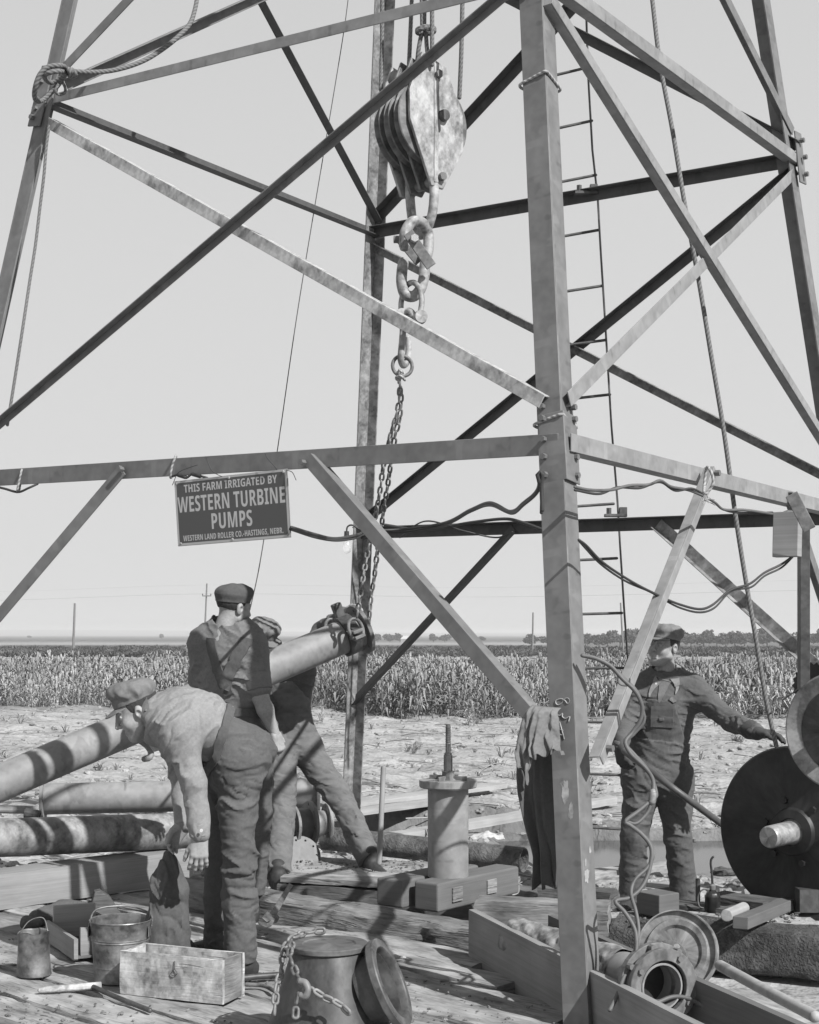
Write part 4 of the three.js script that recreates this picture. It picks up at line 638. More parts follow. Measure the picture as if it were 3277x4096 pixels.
{ // pump head standing on the blocks
  const b = P(1793, 3506, 7.88); b.y = 0.428;
  const t = thing('pump_column', 'upright steel pump column with flanged top and bare shaft', 'pump', b), H = 0.475;
  part('column', lathe(b, v3(0, 1, 0), [[0.001, 0], [0.107, 0], [0.107, 0.1], [0.107, 0.22], [0.107, 0.33], [0.107, H], [0.001, H]], 40), M.pipe, t);
  part('flange', flange(b.clone().add(v3(0, H + 0.012, 0)), v3(0, 1, 0), 0.15, 0.03, 0.036, 8, 0.009, 0.132), M.pipe, t);
  part('flange_lip', lathe(b.clone().add(v3(0, H - 0.03, 0)), v3(0, 1, 0), [[0.1, 0.018], [0.147, 0.02], [0.148, 0.026], [0.1, 0.027]], 40), M.pipe, t);
  part('bearing_boss', lathe(b.clone().add(v3(0, H + 0.028, 0)), v3(0, 1, 0), [[0.05, 0], [0.045, 0.006], [0.034, 0.012], [0.032, 0.04], [0.035, 0.048], [0.001, 0.05]], 28), M.iron, t);
  for (let i = 0; i < 4; i++) { const a = i * Math.PI / 2 + 0.5, C = b.clone().add(v3(Math.cos(a) * 0.07, H + 0.04, Math.sin(a) * 0.07)); part('rib', place(rbox(0.08, 0.026, 0.01, 0.003), C.clone().add(v3(-Math.cos(a) * 0.04, 0, -Math.sin(a) * 0.04)), C.clone().add(v3(Math.cos(a) * 0.04, 0, Math.sin(a) * 0.04))), M.iron, t); }
  part('shaft', lathe(b.clone().add(v3(0, H + 0.06, 0)), v3(0, 1, 0), [[0.03, 0], [0.03, 0.012], [0.0235, 0.014], [0.0235, 0.1], [0.0205, 0.102], [0.0205, 0.11], [0.014, 0.114], [0.014, 0.16]], 24), mat(0.4, T.steel, { roughness: 0.25, metalness: 0.9 }), t);
  part('threaded_tip', lathe(b.clone().add(v3(0, H + 0.22, 0)), v3(0, 1, 0), [[0.0145, 0], ...Array.from({ length: 15 }, (_, i) => [i % 2 ? 0.0145 : 0.0128, 0.004 + i * 0.0062]), [0.012, 0.1], [0.001, 0.102]], 20), M.ironDark, t);
}
solo('wooden_stake', 'bare wooden stake standing upright left of the pump column', 'stake', tube([P(1534, 3072, 9.1), P(1526, 3250, 9.05), P(1517, 3452, 9.0)], 0.0165, 20, 9), M.wood);
// ---------- pipes ----------
const axisPts = [P(-420, 3312, 8.2), P(1438, 2519, 9.35)];
{ const [A, B] = axisPts, dir = B.clone().sub(A).normalize(), t = thing('lifted_pipe', 'long pipe hoisted at a slant by the sling chain with a flange at its top', 'pipe', A);
  part('tube', pipe(A, B, 0.105, 0.096), M.pipe, t); part('flange', flange(B.clone().addScaledVector(dir, 0.008), dir, 0.158, 0.096, 0.026, 8), M.steelMid, t);
  const up = v3(0, 1, 0).addScaledVector(dir, -dir.y).normalize(), sd = dir.clone().cross(up).normalize();
  const el = thing('pipe_clamp', 'dark lifting clamp bolted round the top of the lifted pipe', 'clamp', B);
  part('collar', lathe(B.clone().addScaledVector(dir, -0.13), dir, [[0.107, 0], [0.128, 0], [0.128, 0.085], [0.107, 0.085]], 36), M.ironDark, el);
  for (const s of [-1, 1]) for (const k of [-0.03, 0.03]) { const C = B.clone().addScaledVector(dir, -0.095).addScaledVector(sd, s * 0.16).addScaledVector(up, k * 0.6 + 0.01); part('clamp_ear', place(rbox(0.13, 0.02, 0.07, 0.004), C.clone().addScaledVector(sd, -0.06), C.clone().addScaledVector(sd, 0.06), up), M.iron, el); }
  for (const [s, u0] of [[-1, 0], [1, 0]]) { const C = B.clone().addScaledVector(dir, -0.095).addScaledVector(sd, s * 0.19); const pts = []; for (let i = 0; i < 10; i++) { const a = i / 10 * Math.PI * 2; pts.push(C.clone().addScaledVector(up, Math.cos(a) * 0.068 + 0.04).addScaledVector(dir, Math.sin(a) * 0.045)); } part('lifting_eye', tube(pts, 0.011, 40, 8, true), M.chain, el); }
  part('latch', place(rbox(0.06, 0.13, 0.05, 0.008), B.clone().addScaledVector(up, 0.145).addScaledVector(dir, -0.12), B.clone().addScaledVector(up, 0.145).addScaledVector(dir, -0.06), up), M.ironDark, el);
}
{ const gp = 'pump pipes stacked at the left';
  const pp = (name, lab, A, B, ro, fa, fb, m = M.pipe) => { const d = B.clone().sub(A).normalize(), t = thing(name, lab, 'pipe', A, gp); part('tube', pipe(A, B, ro, ro - 0.009), m, t); if (fa) part('flange', flange(A.clone().addScaledVector(d, -0.006), d, ro + 0.045, ro - 0.009, 0.022, 8, 0.011, ro + 0.025), m, t); if (fb) part('flange', flange(B.clone().addScaledVector(d, 0.006), d, ro + 0.045, ro - 0.009, 0.022, 8, 0.011, ro + 0.025), m, t); return t; };
  pp('flanged_pipe', 'upper stacked pipe with a perforated flange at its left end', P(178, 3196, 10.3), P(1268, 3172, 10.5), 0.107, true, true);
  pp('flanged_pipe', 'front stacked pipe resting on the squared timber with mottled dark stains', P(-300, 3363, 8.3), P(1150, 3306, 9.65), 0.11, false, true, M.pipeDark);
  pp('flanged_pipe', 'stacked pipe whose dark open end shows second from the left', P(250, 3345, 9.2), P(1236, 3298, 9.9), 0.107, false, true);
  pp('flanged_pipe', 'rearmost stacked pipe with its end shadowed at the right of the row', P(420, 3320, 9.9), P(1305, 3296, 10.4), 0.095, false, true);
  const C = P(1205, 3420, 9.5); solo('blank_flange', 'perforated steel flange plate leaning under the pipe ends', 'flange', flange(C, v3(0.35, 0.5, 0.85), 0.125, 0, 0.018, 10, 0.008, 0.1), M.steelMid);
  solo('pipe_piece', 'short thin pipe lying behind the stacked pipes at the far left', 'pipe', pipe(P(-40, 3236, 10), P(152, 3240, 10.1), 0.028, 0.02), M.pipe); solo('pipe_piece', 'short dark pipe stub against the flange at the far left', 'pipe', pipe(P(100, 3252, 9.8), P(160, 3262, 9.8), 0.034, 0.02), M.ironDark);
  solo('bent_horn', 'smooth curved hook-shaped pipe end below the lifted pipe', 'pipe', tube([P(560, 2962, 8.95), P(590, 2985, 8.95), P(604, 3010, 8.94), P(598, 3030, 8.93), P(578, 3036, 8.92)], 0.019, 30, 10), M.pipe);
  solo('muddy_pipe', 'mud covered casing pipe lying behind the pump with an open right end', 'pipe', pipe(P(1300, 3352, 10.4), P(2098, 3440, 9.75), 0.082, 0.076), M.mud);
  solo('pipe_piece', 'thin bright rod lying on the landing near the pipe flanges', 'rod', tube([P(1205, 3474, 9.35), P(1320, 3466, 9.4), P(1410, 3462, 9.4)], 0.008, 10, 7), M.steelLight);
}
{ // boards on the ground behind
  const board = (lab, a, b, y, h, w, m = M.woodPale) => { const A = G(...a, y), B = G(...b, y), d = B.clone().sub(A).setY(0).normalize(), bk = v3(d.z, 0, -d.x); if (bk.z > 0) bk.negate(); const q = (p) => p.clone().addScaledVector(bk, w / 2).add(v3(0, -h / 2, 0)); solo('loose_board', lab, 'board', rough(q(A), q(B), h, w, 0.003, 0.12), m, undefined); };
  board('pale board lying behind the lower end of the far leg', [1440, 3208], [2030, 3134], 0.14, 0.05, 0.2); board('board under the pale board behind the pump column', [1430, 3240], [1760, 3196], 0.09, 0.06, 0.26);
  board('pair of pale boards crossing behind the pump column to the right', [1500, 3352], [2470, 3188], 0.1, 0.07, 0.14); board('lower pale board lying beside the muddy pipe', [1515, 3385], [1750, 3352], 0.06, 0.05, 0.12);
  board('weathered board between the legs of the standing worker', [2300, 3500], [2760, 3450], 0.06, 0.06, 0.16, M.plank); board('pale grey board lying behind the overalled worker', [2560, 3560], [2720, 3540], 0.12, 0.05, 0.2, M.plank);
  const rag = new THREE.PlaneGeometry(0.26, 0.16, 26, 18).rotateX(-Math.PI / 2), p = rag.attributes.position; for (let i = 0; i < p.count; i++) p.setY(i, 0.045 + 0.05 * fbm3(p.getX(i) * 14, 3, p.getZ(i) * 14, 3) + 0.03 * Math.max(0, 1 - Math.abs(p.getX(i)) * 12)); rag.computeVertexNormals(); const o = G(1950, 3372, 0.08); rag.translate(o.x, o.y, o.z); solo('white_rag', 'crumpled white rag lying behind the muddy pipe', 'rag', tri(rag), mat(0.8, T.cloth, { side: THREE.DoubleSide }));
}
// ---------- distance fields and a mesher (surface nets) for bodies, clothes and soft things ----------
const smin = (a, b, k) => { const h = Math.max(k - Math.abs(a - b), 0) / k; return Math.min(a, b) - h * h * k * 0.25; };
function bone(a, b, ra, rb, flat) { const d = b.clone().sub(a); return { ax: a.x, ay: a.y, az: a.z, dx: d.x, dy: d.y, dz: d.z, l2: Math.max(1e-9, d.lengthSq()), ra, rb, n: flat?.[0], k: flat?.[1] ?? 1 }; }
function bd(q, x, y, z) {
  const px = x - q.ax, py = y - q.ay, pz = z - q.az, t = Math.min(1, Math.max(0, (px * q.dx + py * q.dy + pz * q.dz) / q.l2));
  let ex = px - q.dx * t, ey = py - q.dy * t, ez = pz - q.dz * t;
  if (q.n) { const c = (ex * q.n.x + ey * q.n.y + ez * q.n.z) * (q.k - 1); ex += q.n.x * c; ey += q.n.y * c; ez += q.n.z * c; return (Math.sqrt(ex * ex + ey * ey + ez * ez) - (q.ra + (q.rb - q.ra) * t)) / Math.sqrt(q.k); }
  return Math.sqrt(ex * ex + ey * ey + ez * ez) - (q.ra + (q.rb - q.ra) * t);
}
const bones = (l, k) => (x, y, z) => { let d = bd(l[0], x, y, z); for (let i = 1; i < l.length; i++) d = smin(d, bd(l[i], x, y, z), k); return d; };
function bounds(l, pad) { const b = new THREE.Box3(); for (const q of l) { const r = Math.max(q.ra, q.rb) + pad; for (const t of [0, 1]) { const c = v3(q.ax + q.dx * t, q.ay + q.dy * t, q.az + q.dz * t); b.expandByPoint(c.clone().addScalar(r)); b.expandByPoint(c.addScalar(-r)); } } return b; }
function sdf(f, box, h) {
  const lo = box.min, nx = Math.ceil((box.max.x - lo.x) / h) + 2, ny = Math.ceil((box.max.y - lo.y) / h) + 2, nz = Math.ceil((box.max.z - lo.z) / h) + 2, val = new Float32Array(nx * ny * nz), S = 5, id = (i, j, k) => i + nx * (j + ny * k);
  for (let k = 0; k < nz; k += S) for (let j = 0; j < ny; j += S) for (let i = 0; i < nx; i += S) {
    const c = f(lo.x + (i + S / 2 - 0.5) * h, lo.y + (j + S / 2 - 0.5) * h, lo.z + (k + S / 2 - 0.5) * h), far = Math.abs(c) > h * S * 1.35 + 0.012;
    for (let c2 = k; c2 < Math.min(k + S, nz); c2++) for (let b = j; b < Math.min(j + S, ny); b++) for (let a = i; a < Math.min(i + S, nx); a++) val[id(a, b, c2)] = far ? c : f(lo.x + a * h, lo.y + b * h, lo.z + c2 * h);
  }
  const vi = new Int32Array(nx * ny * nz).fill(-1), pos = [], idx = [];
  const E = [[0, 1], [2, 3], [4, 5], [6, 7], [0, 2], [1, 3], [4, 6], [5, 7], [0, 4], [1, 5], [2, 6], [3, 7]];
  for (let k = 0; k < nz - 1; k++) for (let j = 0; j < ny - 1; j++) for (let i = 0; i < nx - 1; i++) {
    const o = id(i, j, k), c = [o, o + 1, o + nx, o + nx + 1, o + nx * ny, o + nx * ny + 1, o + nx * ny + nx, o + nx * ny + nx + 1]; let m = 0; for (let q = 0; q < 8; q++) if (val[c[q]] < 0) m |= 1 << q;
    if (m === 0 || m === 255) continue;
    let x = 0, y = 0, z = 0, n = 0;
    for (const [a, b] of E) { const va = val[c[a]], vb = val[c[b]]; if ((va < 0) === (vb < 0)) continue; const t = va / (va - vb); x += (a & 1) + t * ((b & 1) - (a & 1)); y += ((a >> 1) & 1) + t * (((b >> 1) & 1) - ((a >> 1) & 1)); z += (a >> 2) + t * ((b >> 2) - (a >> 2)); n++; }
    vi[o] = pos.length / 3; pos.push(lo.x + (i + x / n) * h, lo.y + (j + y / n) * h, lo.z + (k + z / n) * h);
  }
  const quad = (a, b, c, d, flip) => { if (a < 0 || b < 0 || c < 0 || d < 0) return; flip ? idx.push(a, c, b, a, d, c) : idx.push(a, b, c, a, c, d); };
  for (let k = 1; k < nz - 1; k++) for (let j = 1; j < ny - 1; j++) for (let i = 1; i < nx - 1; i++) {
    const o = id(i, j, k), s = val[o] < 0;
    if (s !== val[o + 1] < 0) quad(vi[o - nx - nx * ny], vi[o - nx * ny], vi[o], vi[o - nx], !s);
    if (s !== val[o + nx] < 0) quad(vi[o - 1 - nx * ny], vi[o - 1], vi[o], vi[o - nx * ny], !s);
    if (s !== val[o + nx * ny] < 0) quad(vi[o - 1 - nx], vi[o - nx], vi[o], vi[o - 1], !s);
  }
  const nor = new Float32Array(pos.length), e = h * 0.7;
  for (let i = 0; i < pos.length; i += 3) { const x = pos[i], y = pos[i + 1], z = pos[i + 2], a = f(x + e, y, z) - f(x - e, y, z), b = f(x, y + e, z) - f(x, y - e, z), c = f(x, y, z + e) - f(x, y, z - e), l = Math.hypot(a, b, c) || 1; nor[i] = a / l; nor[i + 1] = b / l; nor[i + 2] = c / l; }
  const g = new THREE.BufferGeometry(); g.setAttribute('position', new THREE.Float32BufferAttribute(pos, 3)); g.setAttribute('normal', new THREE.BufferAttribute(nor, 3)); g.setIndex(idx);
  return g;
}
// cloth: ridged folds, deeper where ax says so
// drag folds run across a limb: close together along it (axis d), long around it
const folds = (x, y, z, s, a, d = UPV) => {
  const w = 0.5 * N3(x * 5 + 4, y * 5, z * 5), t = x * d.x + y * d.y + z * d.z, f = 0.38, px = x - t * d.x * (1 - 1 / f) * 0, q = 1 - f;
  const ax = (x * f + d.x * t * q) * s, ay = (y * f + d.y * t * q) * s, az = (z * f + d.z * t * q) * s;
  const n1 = N3(ax + w, ay + w, az - w), n2 = N3(ax * 2.1 + 7 - w, ay * 2.1 + w, az * 2.1), n3 = N3(x * 9 + 2, y * 5, z * 9), env = 0.55 + 0.9 * N3(x * 4.2, y * 4.2 + 3, z * 4.2);
  const r1 = Math.max(0, 1 - Math.abs(n1) * 2.6), r2 = Math.max(0, 1 - Math.abs(n2) * 2.6);
  return a * (env * (-0.85 * r1 * r1 + 0.4 * r2 * r2 + 0.1) + 0.45 * n3);
};
const UPV = v3(0.25, 0.95, 0.18).normalize();
const toLocal = (c, fwd, up, s) => { const z = fwd.clone().normalize(), x = up.clone().cross(z).normalize(), y = z.clone().cross(x); return { c, x, y, z, s, m: new THREE.Matrix4().makeBasis(x, y, z).scale(v3(s, s, s)).setPosition(c) }; };
const ell = (x, y, z, cx, cy, cz, rx, ry, rz) => { const a = (x - cx) / rx, b = (y - cy) / ry, c = (z - cz) / rz, k = Math.hypot(a, b, c), g = Math.hypot(a / rx, b / ry, c / rz); return g < 1e-6 ? -Math.min(rx, ry, rz) : k * (k - 1) / g; };
const sph = (x, y, z, cx, cy, cz, r) => Math.hypot(x - cx, y - cy, z - cz) - r;
const HB = [bone(v3(0, 0.022, 0.094), v3(0, -0.026, 0.114), 0.007, 0.012), bone(v3(-0.034, 0.03, 0.079), v3(0.034, 0.03, 0.079), 0.011, 0.011), bone(v3(0, -0.05, -0.025), v3(0, -0.2, -0.05), 0.057, 0.064), bone(v3(-0.019, -0.064, 0.088), v3(0.019, -0.064, 0.088), 0.0055, 0.0055), bone(v3(-0.016, -0.076, 0.086), v3(0.016, -0.076, 0.086), 0.0065, 0.0065), bone(v3(-0.022, -0.07, 0.0955), v3(0.022, -0.07, 0.0955), 0.0016, 0.0016)];
const jawB = [-1, 1].map((s) => bone(v3(s * 0.054, -0.055, 0.005), v3(s * 0.022, -0.102, 0.058), 0.018, 0.018));
function headF(x, y, z) {
  let d = ell(x, y, z, 0, 0.045, -0.012, 0.076, 0.09, 0.096);
  d = smin(d, ell(x, y, z, 0, -0.03, 0.03, 0.061, 0.085, 0.062), 0.03);
  d = smin(d, sph(x, y, z, 0, -0.1, 0.068, 0.02), 0.03); for (const q of jawB) d = smin(d, bd(q, x, y, z), 0.03);
  for (const s of [-1, 1]) d = smin(d, sph(x, y, z, s * 0.04, -0.028, 0.06, 0.024), 0.03);
  d = smin(d, bd(HB[1], x, y, z), 0.015); d = smin(d, bd(HB[0], x, y, z), 0.014); for (const s of [-1, 1]) d = smin(d, sph(x, y, z, s * 0.012, -0.031, 0.1, 0.009), 0.006);
  for (const s of [-1, 1]) { const q = -sph(x, y, z, s * 0.031, 0.009, 0.101, 0.017); d = -smin(-d, -q, 0.012); d = Math.min(d, sph(x, y, z, s * 0.031, 0.007, 0.078, 0.0125)); d = smin(d, bd(LID[s > 0 ? 1 : 0], x, y, z), 0.004); }
  d = smin(d, bd(HB[3], x, y, z), 0.007); d = smin(d, bd(HB[4], x, y, z), 0.007); d = Math.max(d, -bd(HB[5], x, y, z));
  for (const s of [-1, 1]) { let q = ell(x, y, z, s * 0.079, 0.0, -0.012, 0.012, 0.034, 0.021); q = Math.max(q, -sph(x, y, z, s * 0.093, 0.002, -0.004, 0.014)); d = smin(d, q, 0.008); }
  return smin(d, bd(HB[2], x, y, z), 0.03);
}
const LID = [-1, 1].map((s) => bone(v3(s * 0.018, 0.014, 0.088), v3(s * 0.044, 0.013, 0.08), 0.0045, 0.0045));
const inLocal = (L, f) => (x, y, z) => { const a = x - L.c.x, b = y - L.c.y, c = z - L.c.z; return f((a * L.x.x + b * L.x.y + c * L.x.z) / L.s, (a * L.y.x + b * L.y.y + c * L.y.z) / L.s, (a * L.z.x + b * L.z.y + c * L.z.z) / L.s) * L.s; };
const BX = (x0, y0, z0, x1, y1, z1) => new THREE.Box3(v3(x0, y0, z0), v3(x1, y1, z1));
const headGeo = (L, h = 0.004) => tri(sdf(headF, BX(-0.11, -0.2, -0.14, 0.11, 0.15, 0.14), h / L.s).applyMatrix4(L.m));
// an engineer's cap: gathered crown, band, stiff brim
const capF = (big, tilt) => (x, y, z) => {
  const a = Math.atan2(x, z), f = 0.005 * Math.sin(a * 9 + 4 * N3(x * 9, y * 9, z * 9)) * sstep(0.17, 0.08, y) + 0.006 * N3(x * 30, y * 30, z * 30);
  let d = ell(x, y, z, 0, 0.108 + tilt * z, -0.012, 0.098 * big, 0.06, 0.112 * big) + f; d = Math.max(d, y - 0.152 - tilt * z * 1.5 - 0.01 * N3(x * 14, 3, z * 14));
  const r = Math.hypot(x / 0.083, (z + 0.01) / 0.104), band = Math.max((r - 1) * 0.083, Math.abs(y - 0.072) - 0.018); d = smin(d, band, 0.012);
  return d;
};
const brimF = (x, y, z) => { const yy = y - (0.054 - 0.3 * Math.max(0, z - 0.085) + 1.6 * x * x * -1), r = Math.hypot(x / 0.083, (z - 0.075) / 0.072); return Math.max(Math.abs(yy) - 0.0035, (r - 1) * 0.07, -(Math.hypot(x / 0.082, (z + 0.01) / 0.103) - 1) * 0.08, 0.02 - z) * 0.85; };
function engineerCap(parent, L, m, big = 1, tilt = 0.12) {
  const c = part('cap', tri(sdf(capF(big, tilt), BX(-0.14, 0.03, -0.16, 0.14, 0.2, 0.14), 0.0045 / L.s).applyMatrix4(L.m)), m, parent);
  part('brim', tri(sdf(brimF, BX(-0.11, -0.01, 0.0, 0.11, 0.08, 0.18), 0.0028 / L.s).applyMatrix4(L.m)), m, c); return c;
}
const hairGeo = (L) => tri(sdf((x, y, z) => Math.max(ell(x, y, z, 0, 0.045, -0.016, 0.0795, 0.092, 0.099) + 0.002 * N3(x * 90, y * 30, z * 90), z - 0.035 - 0.25 * (y - 0.05), -(y + 0.02 + 0.55 * (z + 0.03) * (z < 0.02 ? 0.4 : 1)), -0.035 - y), BX(-0.1, -0.06, -0.13, 0.1, 0.15, 0.1), 0.004).applyMatrix4(L.m));
// a hand: palm, four jointed fingers, thumb from the side of the palm
function handBones(w, dir, palm, side, o = {}) {
  const s = o.s ?? 1, k = o.k ?? 1, Y = dir.clone().normalize(), Z = palm.clone().addScaledVector(Y, -palm.dot(Y)).normalize(), X = Y.clone().cross(Z).multiplyScalar(side), at = (x, y, z) => w.clone().addScaledVector(X, x * s).addScaledVector(Y, y * s).addScaledVector(Z, z * s);
  const palmB = [bone(at(0, -0.03, 0), at(0, 0.015, 0), 0.026 * k * s, 0.027 * k * s, [Z, 1.35])]; for (const x of [0.028, 0.01, -0.009, -0.027]) palmB.push(bone(at(x * 0.7, 0.012, 0), at(x, 0.088 - Math.abs(x) * 0.25, 0), 0.016 * k * s, 0.0135 * k * s));
  palmB.push(bone(at(0.018, 0.018, 0.004), at(0.034, 0.05, 0.01), 0.018 * k * s, 0.014 * k * s));
  const out = [palmB], c = o.curl ?? [0.35, 0.5, 0.35], sp = o.spread ?? 0.06;
  [[0.029, 0.072, 0], [0.01, 0.08, 1], [-0.009, 0.074, 2], [-0.027, 0.058, 3]].forEach(([x, L, i]) => {
    let p = at(x, 0.088 - Math.abs(x) * 0.25, 0), a = 0; const f = []; const cc = o.curls?.[i] ?? c, out2 = (1.5 - i) * sp;
    [0.46, 0.31, 0.23].forEach((q, j) => { a += cc[j]; const d = Y.clone().multiplyScalar(Math.cos(a)).addScaledVector(Z, Math.sin(a)).addScaledVector(X, out2 * Math.cos(a)).normalize(), e = p.clone().addScaledVector(d, L * q * 1.05 * s); f.push(bone(p, e, (0.0097 - j * 0.0011) * k * s, (0.0088 - j * 0.0011) * k * s)); p = e; });
    out.push(f);
  });
  { const ta = o.thumb ?? 0.75, tb = o.thumbIn ?? 0.35, d1 = X.clone().multiplyScalar(Math.sin(ta)).addScaledVector(Y, Math.cos(ta)).addScaledVector(Z, tb).normalize(), d2 = d1.clone().addScaledVector(Y, 0.5).addScaledVector(Z, tb).addScaledVector(X, -0.2).normalize(), p0 = at(0.026, 0.032, 0.006), p1 = p0.clone().addScaledVector(d1, 0.04 * s), p2 = p1.clone().addScaledVector(d2, 0.03 * s), p3 = p2.clone().addScaledVector(d2, 0.02 * s); out.push([bone(p0, p1, 0.0135 * k * s, 0.0105 * k * s), bone(p1, p2, 0.0105 * k * s, 0.0098 * k * s), bone(p2, p3, 0.0098 * k * s, 0.0078 * k * s)]); }
  return out;
}
function handGeo(w, dir, palm, side, o) { const g = handBones(w, dir, palm, side, o), p = bones(g[0], 0.016), fs = g.slice(1).map((l) => bones(l, 0.006)); return tri(sdf((x, y, z) => { let d = p(x, y, z), f = 1; for (const q of fs) f = Math.min(f, q(x, y, z)); return smin(d, f, 0.007); }, bounds(g.flat(), 0.012), 0.003)); }
// strips of cloth (straps, seams) laid on a field
function strap(f, pts, w, th, lift = 0.004) {
  const c = catmull(pts), n = Math.max(10, Math.round(c.getLength() / 0.02)), P0 = [], grad = (p) => { const e = 0.006; return v3(f(p.x + e, p.y, p.z) - f(p.x - e, p.y, p.z), f(p.x, p.y + e, p.z) - f(p.x, p.y - e, p.z), f(p.x, p.y, p.z + e) - f(p.x, p.y, p.z - e)).normalize(); };
  const Q = c.getPoints(n).map((p) => { for (let i = 0; i < 8; i++) p.addScaledVector(grad(p), -f(p.x, p.y, p.z) * 0.8); return [p, grad(p)]; });
  const pos = [], idx = [];
  Q.forEach(([p, g], i) => { const t = Q[Math.min(i + 1, n)][0].clone().sub(Q[Math.max(0, i - 1)][0]).normalize(), s = g.clone().cross(t).normalize(); const W2 = (typeof w === 'function' ? w(i / n) : w) / 2; for (const [a, b] of [[-W2, -0.006], [-W2, th], [W2, th], [W2, -0.006]]) { const q = p.clone().addScaledVector(s, a); const dd = f(q.x, q.y, q.z); q.addScaledVector(g, lift + b - Math.max(-0.01, Math.min(0.01, dd))); pos.push(q.x, q.y, q.z); } if (i < n) for (let k = 0; k < 4; k++) { const a = i * 4 + k, b = i * 4 + (k + 1) % 4; idx.push(a, b, a + 4, b, b + 4, a + 4); } });
  const g = new THREE.BufferGeometry(); g.setAttribute('position', new THREE.Float32BufferAttribute(pos, 3)); g.setIndex(idx); return tri(creased(g.toNonIndexed(), 0.8));
}
const CL = { bump: T.clothb, bs: 0.004, roughness: 0.95 };
const W = { skin: mat(0.52, T.cloth, { roughness: 0.6 }), denim: mat(0.16, T.cloth, CL), denimDark: mat(0.15, T.cloth, CL), shirt: mat(0.40, T.cloth, CL), shirtMid: mat(0.28, T.cloth, CL), shirtDark: mat(0.17, T.cloth, CL), stripe: mat(0.25, T.cord, { roughness: 0.95 }), cap: mat(0.14, T.cloth, CL), capPale: mat(0.30, T.cloth, CL), boot: mat(0.06, T.cloth, { roughness: 0.7 }), glove: mat(0.10, T.cloth, CL), hair: mat(0.06, T.leaf, { roughness: 0.8 }), button: mat(0.75, null, { roughness: 0.3 }) };
function bootGeo(ank, toe, s = 1) { const d = toe.clone().sub(ank).setY(0).normalize(), h = ank.clone().setY(toe.y), l = [bone(h.clone().addScaledVector(d, -0.045 * s).add(v3(0, 0.005, 0)), h.clone().addScaledVector(d, 0.17 * s), 0.044 * s, 0.040 * s), bone(ank.clone().add(v3(0, 0.05, 0)), h.clone().add(v3(0, 0.03, 0)), 0.05 * s, 0.05 * s), bone(h.clone().add(v3(0, 0.04, 0)), h.clone().addScaledVector(d, 0.12 * s).add(v3(0, 0.0, 0)), 0.048 * s, 0.04 * s)], f = bones(l, 0.03), y0 = toe.y - 0.04; return tri(sdf((x, y, z) => Math.max(f(x, y, z) + 0.002 * N3(x * 40, y * 40, z * 40), y0 - y), bounds(l, 0.02), 0.006)); }

